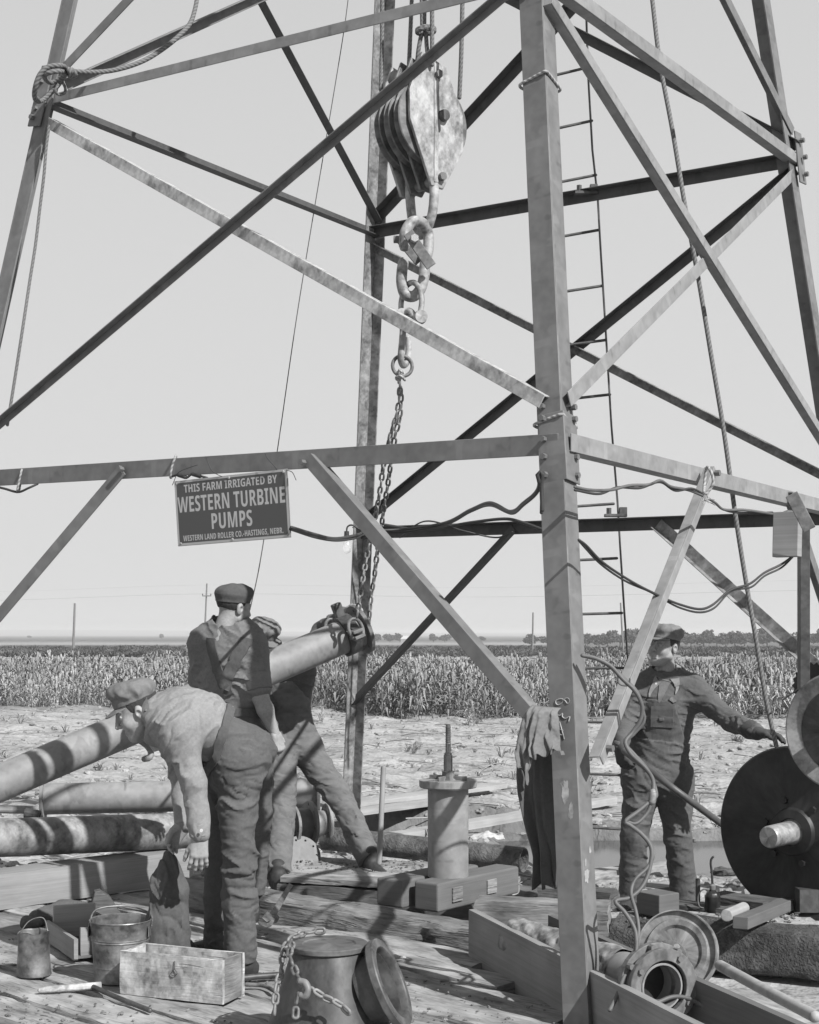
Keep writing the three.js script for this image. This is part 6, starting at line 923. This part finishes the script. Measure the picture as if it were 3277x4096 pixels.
{ const a = G(2832, 3655, 0.25), b = a.clone(); // on the gritty beam
  const cu = G(2640, 3672, 0.25).add(v3(0, 0.066, -0.06)); const m = new THREE.Matrix4().makeRotationY(0.62).setPosition(cu); solo('wooden_block', 'small squared wooden block standing on the left end of the gritty beam', 'block', rbox(0.145, 0.115, 0.165, 0.006).applyMatrix4(m), M.woodGrey);
  const oc = G(2851, 3648, 0.245), t = thing('oil_can', 'little dark oil can with a long curved spout on the gritty beam', 'oil can', oc);
  part('body', lathe(oc, v3(0, 1, 0), [[0.001, 0], [0.04, 0], [0.041, 0.006], [0.04, 0.075], [0.041, 0.08], [0.033, 0.1], [0.016, 0.112], [0.013, 0.128], [0.001, 0.128]], 26), mat(0.05, T.spot, { roughness: 0.35 }), t);
  part('spout', tube([oc.clone().add(v3(0, 0.12, 0)), oc.clone().add(v3(-0.004, 0.2, 0)), oc.clone().add(v3(-0.01, 0.26, 0)), oc.clone().add(v3(-0.006, 0.278, 0)), oc.clone().add(v3(0.003, 0.288, 0))], 0.0062, 24, 8), mat(0.1, T.spot, { roughness: 0.35 }), t); part('cap', lathe(oc.clone().add(v3(0, 0.118, 0)), v3(0, 1, 0), [[0.016, 0], [0.017, 0.02], [0.008, 0.03]], 16), M.bolt, t);
  part('handle', tube([oc.clone().add(v3(-0.012, 0.115, 0)), oc.clone().add(v3(-0.055, 0.118, 0.01)), oc.clone().add(v3(-0.078, 0.085, 0.01)), oc.clone().add(v3(-0.07, 0.03, 0.01)), oc.clone().add(v3(-0.036, 0.02, 0))], 0.004, 26, 6), M.iron, t);
  const sc = G(2792, 3606, 0.25); solo('pipe_stub', 'dark upright pipe stub just left of the oil can', 'pipe', pipe(sc, sc.clone().add(v3(0, 0.125, 0)), 0.013, 0.01, 16), M.ironDark);
  const lA = P(2906, 3662, 7.25), lB = P(2975, 3632, 7.6); solo('log_stub', 'short round stub with a pale cut end on the gritty beam', 'log', lathe(lA, lB.clone().sub(lA), [[0.001, 0], [0.026, 0.002], [0.03, 0.006], [0.03, lA.distanceTo(lB)], [0.001, lA.distanceTo(lB)]], 22), M.woodPale);
  const bA = P(2962, 3692, 7.1), bB = P(3190, 3600, 8.2); solo('wooden_bar', 'long square wooden bar with pale end running back under the drum', 'bar', beam(bA, bB, 0.058, 0.075, 0.004), M.woodGrey);
  const k1 = G(2860, 3590, 0.27), k2 = G(3090, 3622, 0.27); solo('dark_plank', 'thick dark plank lying behind the oil can', 'board', rough(k1, k2, 0.055, 0.2, 0.006, 0.05), M.oldDark);
  const k3 = G(2680, 3640, 0.262), k4 = G(3000, 3670, 0.262); solo('dark_plank', 'dark flat plank under the oil can along the gritty beam', 'board', rough(k3.add(v3(0, -0.004, -0.22)), k4.add(v3(0, -0.004, -0.22)), 0.03, 0.16, 0.004, 0.06), M.oldDark);
  const st = G(2900, 3515, 0.2); solo('stone', 'flat dark stone behind the plank near the drum', 'stone', (() => { const g = new THREE.IcosahedronGeometry(0.09, 3), p = g.attributes.position; for (let i = 0; i < p.count; i++) { const k = 0.8 + 0.6 * fbm3(p.getX(i) * 14, p.getY(i) * 14, p.getZ(i) * 14, 3); p.setXYZ(i, p.getX(i) * k * 1.2, p.getY(i) * k * 0.4, p.getZ(i) * k); } g.computeVertexNormals(); return tri(g).translate(st.x, st.y + 0.04, st.z); })(), M.oldDark);
}
// ---------- winch at the right edge ----------
{
  const C = P(3180, 3325, 7.95), ax = v3(-0.69, -0.02, 0.72).normalize(), w = thing('winch_drum', 'big black winch drum flange with a pale shaft end at the right edge', 'winch', C.clone().setY(0.2));
  part('drum_flange', lathe(C.clone().addScaledVector(ax, -0.02), ax, [[0.001, 0], [0.44, 0], [0.451, 0.008], [0.453, 0.024], [0.444, 0.032], [0.4, 0.03], [0.2, 0.026], [0.13, 0.04], [0.11, 0.05], [0.001, 0.05]], 80), M.black, w);
  part('drum', lathe(C.clone().addScaledVector(ax, -0.5), ax, [[0.2, 0], [0.2, 0.48]], 40), M.ironDark, w); part('drum_flange', lathe(C.clone().addScaledVector(ax, -0.54), ax, [[0.001, 0], [0.45, 0], [0.465, 0.01], [0.455, 0.03], [0.001, 0.03]], 60), M.black, w);
  part('shaft', lathe(C.clone().addScaledVector(ax, 0.02).add(v3(0.0, 0, 0)), ax, [[0.066, 0], [0.07, 0.02], [0.06, 0.03], [0.058, 0.24], [0.052, 0.25], [0.001, 0.252]], 30), mat(0.6, T.spot, { roughness: 0.45, metalness: 0.3 }), w);
  part('hub_boss', lathe(C.clone().addScaledVector(ax, 0.022), ax, [[0.13, 0], [0.12, 0.02], [0.075, 0.03], [0.07, 0.02]], 30), M.black, w);
  part('pedestal', merge([bx(0.1, 0.5, 0.1, C.x + 0.2, 0.4, C.z - 0.2), bx(0.5, 0.12, 0.1, C.x + 0.25, 0.3, C.z + 0.05)].map((g) => tri(g))), M.ironDark, w);
  const B = P(3362, 2925, 7.35), r = 0.292, b = thing('brake_wheel', 'light grey rimmed wheel above the black drum, cut by the right edge', 'wheel', B.clone().setY(0.6));
  part('rim', lathe(B.clone().addScaledVector(ax, -0.06), ax, [[r - 0.05, 0], [r, 0], [r + 0.003, 0.008], [r - 0.003, 0.02], [r, 0.075], [r - 0.01, 0.082], [r - 0.075, 0.06], [r - 0.085, 0.04], [r - 0.05, 0]], 60), M.galv, b); part('web', lathe(B, ax, [[0.03, -0.02], [r - 0.06, -0.02], [r - 0.06, -0.005], [0.03, -0.004]], 40), M.ironDark, b); part('hub', lathe(B.clone().addScaledVector(ax, -0.1), ax, [[0.001, 0], [0.06, 0], [0.06, 0.2], [0.001, 0.2]], 24), M.ironDark, b);
  part('shaft', lathe(B.clone().addScaledVector(ax, -0.5), ax, [[0.001, 0], [0.03, 0], [0.03, 0.5], [0.001, 0.5]], 16), M.ironDark, b);
  const U = P(3215, 2075, 7.5), Lw = P(3215, 2760, 7.55); const f = thing('winch_post', 'dark iron upright at the right edge carrying the wooden block', 'post', Lw); part('frame_rail', beam(Lw.clone().add(v3(-0.02, 0, 0)), Lw.clone().add(v3(1.2, 0, 0.1)), 0.08, 0.05, 0.003), M.ironDark, f); part('upright', beam(Lw, U, 0.06, 0.05, 0.003, v3(0, 0, 1)), M.ironDark, f); part('bracket', rbox(0.09, 0.02, 0.09, 0.003).translate(U.x - 0.05, U.y + 0.03, U.z), M.iron, f);
  part('bracket', place(rbox(0.19, 0.06, 0.012, 0.003), P(3165, 1975, 7.1), P(3240, 2120, 7.1), v3(0.8, 0.5, 0.2)), M.iron, f);
  const gr = P(3205, 2712, 7.7); const gt = thing('gear_wheel', 'dark toothed gear behind the light rimmed wheel at the right edge', 'gear', gr.clone().setY(1)); { const s = new THREE.Shape(); for (let i = 0; i < 44; i++) { const a = i / 44 * Math.PI * 2, R = (i % 2 ? 0.11 : 0.125); s[i ? 'lineTo' : 'moveTo'](Math.cos(a) * R, Math.sin(a) * R); } s.closePath(); part('gear', tri(new THREE.ExtrudeGeometry(s, { depth: 0.05, bevelEnabled: false })).applyMatrix4(new THREE.Matrix4().compose(gr.clone().add(v3(0.09, -0.04, 0)), new THREE.Quaternion().setFromUnitVectors(v3(0, 0, 1), ax), v3(1, 1, 1))), M.black, gt); part('oil_cup', tube([P(3130, 2800, 7.7), P(3160, 2780, 7.7), P(3200, 2750, 7.7)], 0.004, 10, 6), M.black, gt); }
}
solo('iron_lever', 'long grey iron lever slanting from the worker\u2019s right hand to the drum', 'lever', tube([P(2498, 3004, 8.9), P(2700, 3158, 8.5), P(2930, 3328, 8.7)], 0.0195, 40, 12), mat(0.16, T.steel, { roughness: 0.5 }));
// ---------- foreground, left ----------
{ const c = G(134, 3898, 0.19), t = thing('tin_can', 'dented open tin can standing at the far left of the deck', 'can', c);
  const g = lathe(c, v3(0, 1, 0), [[0.001, 0.004], [0.073, 0.004], [0.076, 0], [0.076, 0.006], [0.074, 0.012], [0.071, 0.09], [0.068, 0.186], [0.07, 0.19], [0.066, 0.19], [0.064, 0.184], [0.066, 0.1], [0.069, 0.02], [0.001, 0.012]], 44); const p = g.attributes.position; for (let i = 0; i < p.count; i++) { const x = p.getX(i) - c.x, z = p.getZ(i) - c.z, y = p.getY(i) - c.y, k = 1 + 0.07 * N3(x * 16, y * 11, z * 16); p.setXYZ(i, c.x + x * k, p.getY(i) + (y > 0.17 ? 0.012 * N3(x * 20, 1, z * 20) : 0), c.z + z * k); } const q = creased(g, 0.5);
  part('can', q, M.tin, t); part('wire_handle', tube([c.clone().add(v3(-0.06, 0.185, 0)), c.clone().add(v3(-0.02, 0.235, -0.02)), c.clone().add(v3(0.035, 0.245, -0.03)), c.clone().add(v3(0.066, 0.185, 0))], 0.0025, 24, 6), M.iron, t); }
{ const c = G(482, 3918, 0.19), t = thing('metal_bucket', 'galvanised metal bucket with a wire bail behind the wooden box', 'bucket', c), H = 0.262;
  const pr = [[0.001, 0.012], [0.108, 0.012], [0.11, 0], [0.112, 0.002], [0.1135, 0.06], [0.1155, 0.066], [0.114, 0.072], [0.1235, H - 0.09], [0.127, H - 0.086], [0.1245, H - 0.08], [0.127, H - 0.076], [0.1255, H - 0.07], [0.1325, H - 0.004], [0.136, H], [0.134, H + 0.004], [0.130, H], [0.129, H - 0.01], [0.112, 0.02], [0.001, 0.02]];
  const g = lathe(c, v3(0, 1, 0), pr, 56), p = g.attributes.position; for (let i = 0; i < p.count; i++) { const x = p.getX(i) - c.x, z = p.getZ(i) - c.z, y = p.getY(i) - c.y, k = 1 + 0.025 * N3(x * 9, y * 8, z * 9); p.setXYZ(i, c.x + x * k, p.getY(i), c.z + z * k); } part('pail', creased(g, 0.5), M.tin, t);
  for (const s of [-1, 1]) { const e = c.clone().add(v3(s * 0.131, H - 0.025, 0.03)); part('ear', place(rbox(0.05, 0.045, 0.005, 0.002), e.clone().add(v3(0, -0.02, 0.02)), e.clone().add(v3(0, -0.02, -0.03))), M.tin, t); }
  part('bail', tube([c.clone().add(v3(-0.133, H - 0.02, 0.02)), c.clone().add(v3(-0.12, H + 0.03, -0.06)), c.clone().add(v3(0, H + 0.035, -0.13)), c.clone().add(v3(0.1, H + 0.02, -0.085)), c.clone().add(v3(0.138, H + 0.005, -0.01)), c.clone().add(v3(0.142, H - 0.02, 0.03))], 0.0036, 50, 7), M.tin, t); }
{ // paint-spattered wooden box
  const y0 = 0.188, a = G(480, 3975, y0), b = G(890, 4022, y0), ex = b.clone().sub(a).normalize(), ez = v3(-ex.z, 0, ex.x); if (ez.z < 0) ez.negate(); const L = a.distanceTo(b), W = 0.18, H = 0.182, th = 0.017;
  const t = thing('wooden_box', 'old pale wooden box without a lid in front of the bucket', 'box', a), m = new THREE.Matrix4().makeBasis(ex, v3(0, 1, 0), ez).setPosition(a), Q = (w, h, d, x, y, z) => rough(v3(x - w / 2, y, z), v3(x + w / 2, y, z), h, d, 0.0018, 0.04).applyMatrix4(m);
  part('side_panel', Q(L, H, th, L / 2, H / 2, -th / 2), M.boxWood, t, 'front panel with scratched paint'); part('side_panel', Q(L, H, th, L / 2, H / 2, -W + th / 2), M.boxWood, t);
  const E = (x) => rough(v3(x, H / 2, -W + th + 0.001), v3(x, H / 2, -th - 0.001), H - 0.004, th, 0.0018, 0.04).applyMatrix4(m); part('end_panel', E(L - th / 2 - 0.004), M.old, t); part('end_panel', E(th / 2 + 0.004), M.boxWood, t); part('bottom', Q(L - 2 * th, 0.014, W - 2 * th - 0.004, L / 2, 0.01, -W / 2), M.oldDark, t);
  part('wire_loop', tube([v3(0.27, 0.16, 0.002), v3(0.272, 0.13, 0.006), v3(0.255, 0.108, 0.006), v3(0.27, 0.1, 0.006), v3(0.285, 0.112, 0.006), v3(0.274, 0.13, 0.006)].map((p) => p.applyMatrix4(m)), 0.0018, 20, 5), M.ironDark, t); }
{ // tool tray
  const y0 = 0.188, A = G(300, 3840, y0), dirv = G(174, 3750, y0).sub(A).normalize(), sd = v3(-dirv.z, 0, dirv.x); if (sd.x < 0) sd.negate(); const t = thing('tool_tray', 'broken open wooden tray of boards behind the tin can', 'tray', A), at = (l, s, y) => A.clone().addScaledVector(dirv, l).addScaledVector(sd, s).add(v3(0, y, 0));
  part('side_board', rough(at(-0.02, 0, 0.05), at(0.5, 0, 0.05), 0.1, 0.02, 0.002, 0.05), M.wood, t); part('side_board', rough(at(0.0, 0.24, 0.06), at(0.5, 0.24, 0.06), 0.12, 0.02, 0.002, 0.05), M.woodGrey, t); part('end_board', rough(at(0.02, 0.03, 0.075), at(0.02, 0.2, 0.075), 0.14, 0.02, 0.003, 0.05), M.wood, t); part('end_board', rough(at(0.47, 0.02, 0.09), at(0.47, 0.23, 0.09), 0.17, 0.02, 0.003, 0.05), M.woodPale, t); part('bottom', beam(at(0, 0.12, 0.008), at(0.5, 0.12, 0.008), 0.012, 0.22, 0.003), M.oldDark, t); }
solo('wedge_block', 'dark pointed wedge of wood standing behind the bucket', 'wedge', (() => { const s = new THREE.Shape([[-0.09, 0], [0.09, 0], [0.02, 0.11], [-0.03, 0.145], [-0.055, 0.14]].map(([a, b]) => new THREE.Vector2(a, b))); const o = G(420, 3665, 0.19); return tri(new THREE.ExtrudeGeometry(s, { depth: 0.06, bevelEnabled: true, bevelSize: 0.004, bevelThickness: 0.004, bevelSegments: 1 }).rotateY(0.3).translate(o.x, o.y, o.z)); })(), M.oldDark);
solo('pale_stick', 'mottled pale stick lying on the deck below the tin can', 'stick', (() => { const A = G(150, 3962, 0.2), B = G(405, 3942, 0.2); return lathe(A, B.clone().sub(A), [[0.001, 0], [0.009, 0.004], [0.0145, 0.04], [0.016, 0.15], [0.0165, A.distanceTo(B)], [0.001, A.distanceTo(B)]], 12); })(), M.boxWood);
solo('iron_rod', 'thin dark iron rod lying in front of the wooden box', 'rod', tube([G(375, 3948, 0.2), G(470, 3990, 0.2), G(600, 4042, 0.2)], 0.011, 20, 8), M.ironDark);
solo('iron_rod', 'dark round bar end lying right of the wooden box', 'rod', tube([G(970, 3912, 0.205), G(1040, 3905, 0.205), G(1115, 3900, 0.205)], 0.014, 16, 9), M.ironDark);
solo('iron_rod', 'second dark bar lying below the round bar beside the wooden box', 'rod', tube([G(985, 3938, 0.2), G(1050, 3942, 0.2), G(1100, 3965, 0.2)], 0.009, 16, 8), M.iron);
{ // pipe wrench
  const A = P(1162, 3540, 7.55), B = P(1085, 3672, 7.2), dir = B.clone().sub(A).normalize(), n = v3(0.2, 0.35, 1).normalize(), y = n.clone().cross(dir).normalize(), t = thing('pipe_wrench', 'steel pipe wrench leaning handle up against the rough timber', 'wrench', G(1070, 3715, 0.2)), m = new THREE.Matrix4().makeBasis(dir, y, n).setPosition(A), L = A.distanceTo(B);
  const ex = (pts, d) => tri(new THREE.ExtrudeGeometry(new THREE.Shape(pts.map(([a, b]) => new THREE.Vector2(a, b))), { depth: d, bevelEnabled: true, bevelSize: 0.003, bevelThickness: 0.003, bevelSegments: 2 }).translate(0, 0, -d / 2)).applyMatrix4(m);
  part('handle', ex([[-0.005, -0.008], [L * 0.6, -0.011], [L, -0.014], [L + 0.01, 0.014], [L * 0.6, 0.011], [-0.005, 0.009]], 0.014), M.tin, t); part('jaw', ex([[L - 0.03, -0.03], [L + 0.045, -0.036], [L + 0.055, -0.01], [L + 0.02, 0.004], [L - 0.02, 0.0]], 0.024), M.tin, t);
  part('hook_jaw', ex([[L - 0.03, 0.016], [L + 0.06, 0.018], [L + 0.098, 0.0], [L + 0.104, -0.035], [L + 0.088, -0.042], [L + 0.082, -0.012], [L + 0.05, 0.004], [L - 0.03, 0.004]], 0.018), M.tin, t); part('nut', lathe(v3(L - 0.012, 0.016, 0).applyMatrix4(m), dir, [[0.006, -0.012], [0.02, -0.012], [0.02, 0.012], [0.006, 0.012]], 18), M.iron, t); }
// ---------- bell-shaped casting with chain, bottom centre ----------
{ const top = P(1316, 3772, 5.55), b = top.clone().setY(0.19), H = top.y - b.y, t = thing('bell_casting', 'dark bell shaped iron casting with a flanged top at the bottom of the picture', 'casting', b);
  part('body', lathe(b, v3(0, 1, 0), [[0.001, 0], [0.235, 0], [0.24, 0.02], [0.232, 0.05], [0.205, 0.13], [0.178, 0.21], [0.155, H - 0.08], [0.138, H - 0.03], [0.134, H - 0.02], [0.001, H - 0.02]], 56), mat(0.11, T.spot, { roughness: 0.5 }), t);
  part('top_flange', lathe(top, v3(0, 1, 0), [[0.13, -0.022], [0.143, -0.022], [0.1475, -0.018], [0.1475, -0.003], [0.144, 0], [0.1, 0], [0.095, -0.004], [0.05, -0.004], [0.03, 0], [0.001, 0.001]], 56), M.castTop, t);
  const rn = v3(0.9, 0.4, 0.17).normalize(), rc = P(1552, 3935, 5.48); const ring = thing('ring_flange', 'dark open ring flange leaning against the right side of the bell casting', 'flange', rc.clone().setY(0.19)); part('ring', lathe(rc.clone().addScaledVector(rn, -0.012), rn, [[0.132, 0], [0.165, 0], [0.168, 0.004], [0.168, 0.028], [0.164, 0.032], [0.136, 0.032], [0.132, 0.026], [0.132, 0]], 56), M.castTop, ring); part('neck', lathe(rc.clone().addScaledVector(rn, -0.09), rn, [[0.001, 0], [0.118, 0], [0.133, 0.08], [0.129, 0.08], [0.11, 0.005], [0.001, 0.004]], 44), M.ironDark, ring);
  const ch = thing('log_chain', 'heavy chain draped over the bell casting down its left side', 'chain', P(1120, 4060, 5.45)); const q = (u, v, d) => P(u, v, d);
  chain('link', [q(1300, 3722, 5.66), q(1240, 3728, 5.66), q(1178, 3745, 5.6), q(1150, 3770, 5.55), q(1132, 3810, 5.5), q(1130, 3870, 5.45), q(1108, 3950, 5.4), q(1098, 4060, 5.36)], 0.05, 0.031, 0.006, M.chain, ch); chain('link', [q(1172, 3768, 5.48), q(1160, 3810, 5.42), q(1172, 3860, 5.38), q(1192, 3908, 5.34), q(1208, 3935, 5.32)], 0.05, 0.031, 0.006, M.chain, ch, 0.5); chain('link', [q(1215, 3960, 5.3), q(1260, 3965, 5.29), q(1300, 3990, 5.28), q(1350, 4012, 5.27), q(1400, 4055, 5.25)], 0.05, 0.031, 0.006, M.chain, ch, 0.2); chain('link', [q(1196, 3965, 5.31), q(1186, 4010, 5.3), q(1182, 4080, 5.28)], 0.05, 0.031, 0.006, M.chain, ch);
  part('grab_hook', tube([q(1200, 3925, 5.31), q(1222, 3932, 5.3), q(1232, 3960, 5.29), q(1222, 3985, 5.29), q(1204, 3982, 5.3)], 0.013, 30, 9), M.iron, ch); }
{ const o = G(1780, 3935, 0.2); solo('wood_chip', 'small pale scrap of wood on the deck left of the trough', 'scrap', rough(o.clone().add(v3(-0.02, 0.01, 0)), o.clone().add(v3(0.018, 0.012, 0)), 0.018, 0.022, 0.003, 0.01), M.plank);
  for (const [u, v, r, l] of [[1585, 3838, 0.018, 'small pale stone at the broken edge of the deck'], [1612, 3836, 0.012, 'tiny pale stone beside the other at the deck edge']]) { const p = G(u, v, 0.2), g = new THREE.IcosahedronGeometry(r, 2); const a = g.attributes.position; for (let i = 0; i < a.count; i++) { const k = 0.85 + 0.4 * N3(a.getX(i) * 60, a.getY(i) * 60, a.getZ(i) * 60); a.setXYZ(i, a.getX(i) * k * 1.3, a.getY(i) * k * 0.8, a.getZ(i) * k); } g.computeVertexNormals(); solo('stone', l, 'stone', tri(g).translate(p.x, p.y + r * 0.6, p.z), M.white); } }

{ // bolts on the drum flange
  const w = scene.children.find((c) => c.name === 'winch_drum'), C = P(3180, 3325, 7.95), ax = v3(-0.69, -0.02, 0.72).normalize(), e1 = v3(0, 1, 0).addScaledVector(ax, -ax.y).normalize(), e2 = ax.clone().cross(e1);
  for (let i = 0; i < 6; i++) { const a = i / 6 * 6.283 + 0.3; inst('bolt', hexG, M.black, w, boltM(C.clone().addScaledVector(ax, 0.008).addScaledVector(e1, Math.cos(a) * 0.17).addScaledVector(e2, Math.sin(a) * 0.17), ax, 0.018, 0.02, i)); }
}
{ // dirt and chips on the planks
  const clod = [0, 1].map(() => { const g = new THREE.IcosahedronGeometry(1, 1), p = g.attributes.position, o = rr(0, 50); for (let i = 0; i < p.count; i++) { const k = 0.7 + 0.7 * N3(p.getX(i) * 1.3 + o, p.getY(i) * 1.3, p.getZ(i) * 1.3); p.setXYZ(i, p.getX(i) * k, p.getY(i) * k * 0.5, p.getZ(i) * k); } return tri(g, true); }), chip = tri(bx(2.6, 0.35, 0.7)), sp = [], sc = [];
  for (let i = 0; i < 2600; i++) { const d = rr(5.2, 8.8), X = rr(-0.3, 0.16) * d; if (X > -0.62 && d > 6.75) continue; if (N3(X * 2.2, d * 1.6, 5) < -0.02) continue; sp.push([X, 0.186, d, 0.003 + 0.013 * Math.pow(rnd(), 4), rr(0.5, 1.1)]); if (i % 9 === 0) sc.push([X + rr(-0.2, 0.2), 0.189, d, rr(0.004, 0.012), rr(0.6, 1.2)]); }
  for (let i = 0; i < 500; i++) { const p = G(rr(1120, 1700), rr(3440, 3500), 0.265); sp.push([p.x, 0.267, -p.z, 0.003 + 0.012 * Math.pow(rnd(), 4), rr(0.5, 1.1)]); }
  for (let i = 0; i < 260; i++) { const p = G(rr(2480, 3200), rr(3645, 3690), 0.248); sp.push([p.x, 0.246, -p.z, 0.004 + 0.014 * Math.pow(rnd(), 3), rr(0.4, 0.9)]); }
  scatter('dirt_crumbs', clod, mat(0.34, T.dirt, { roughness: 0.95 }), sp, 'crumbs of dirt scattered on the deck planks'); scatter('wood_chips', [chip], mat(0.55, T.wood), sc, 'small wood chips scattered on the deck planks');
}
renderer.render(scene, camera);
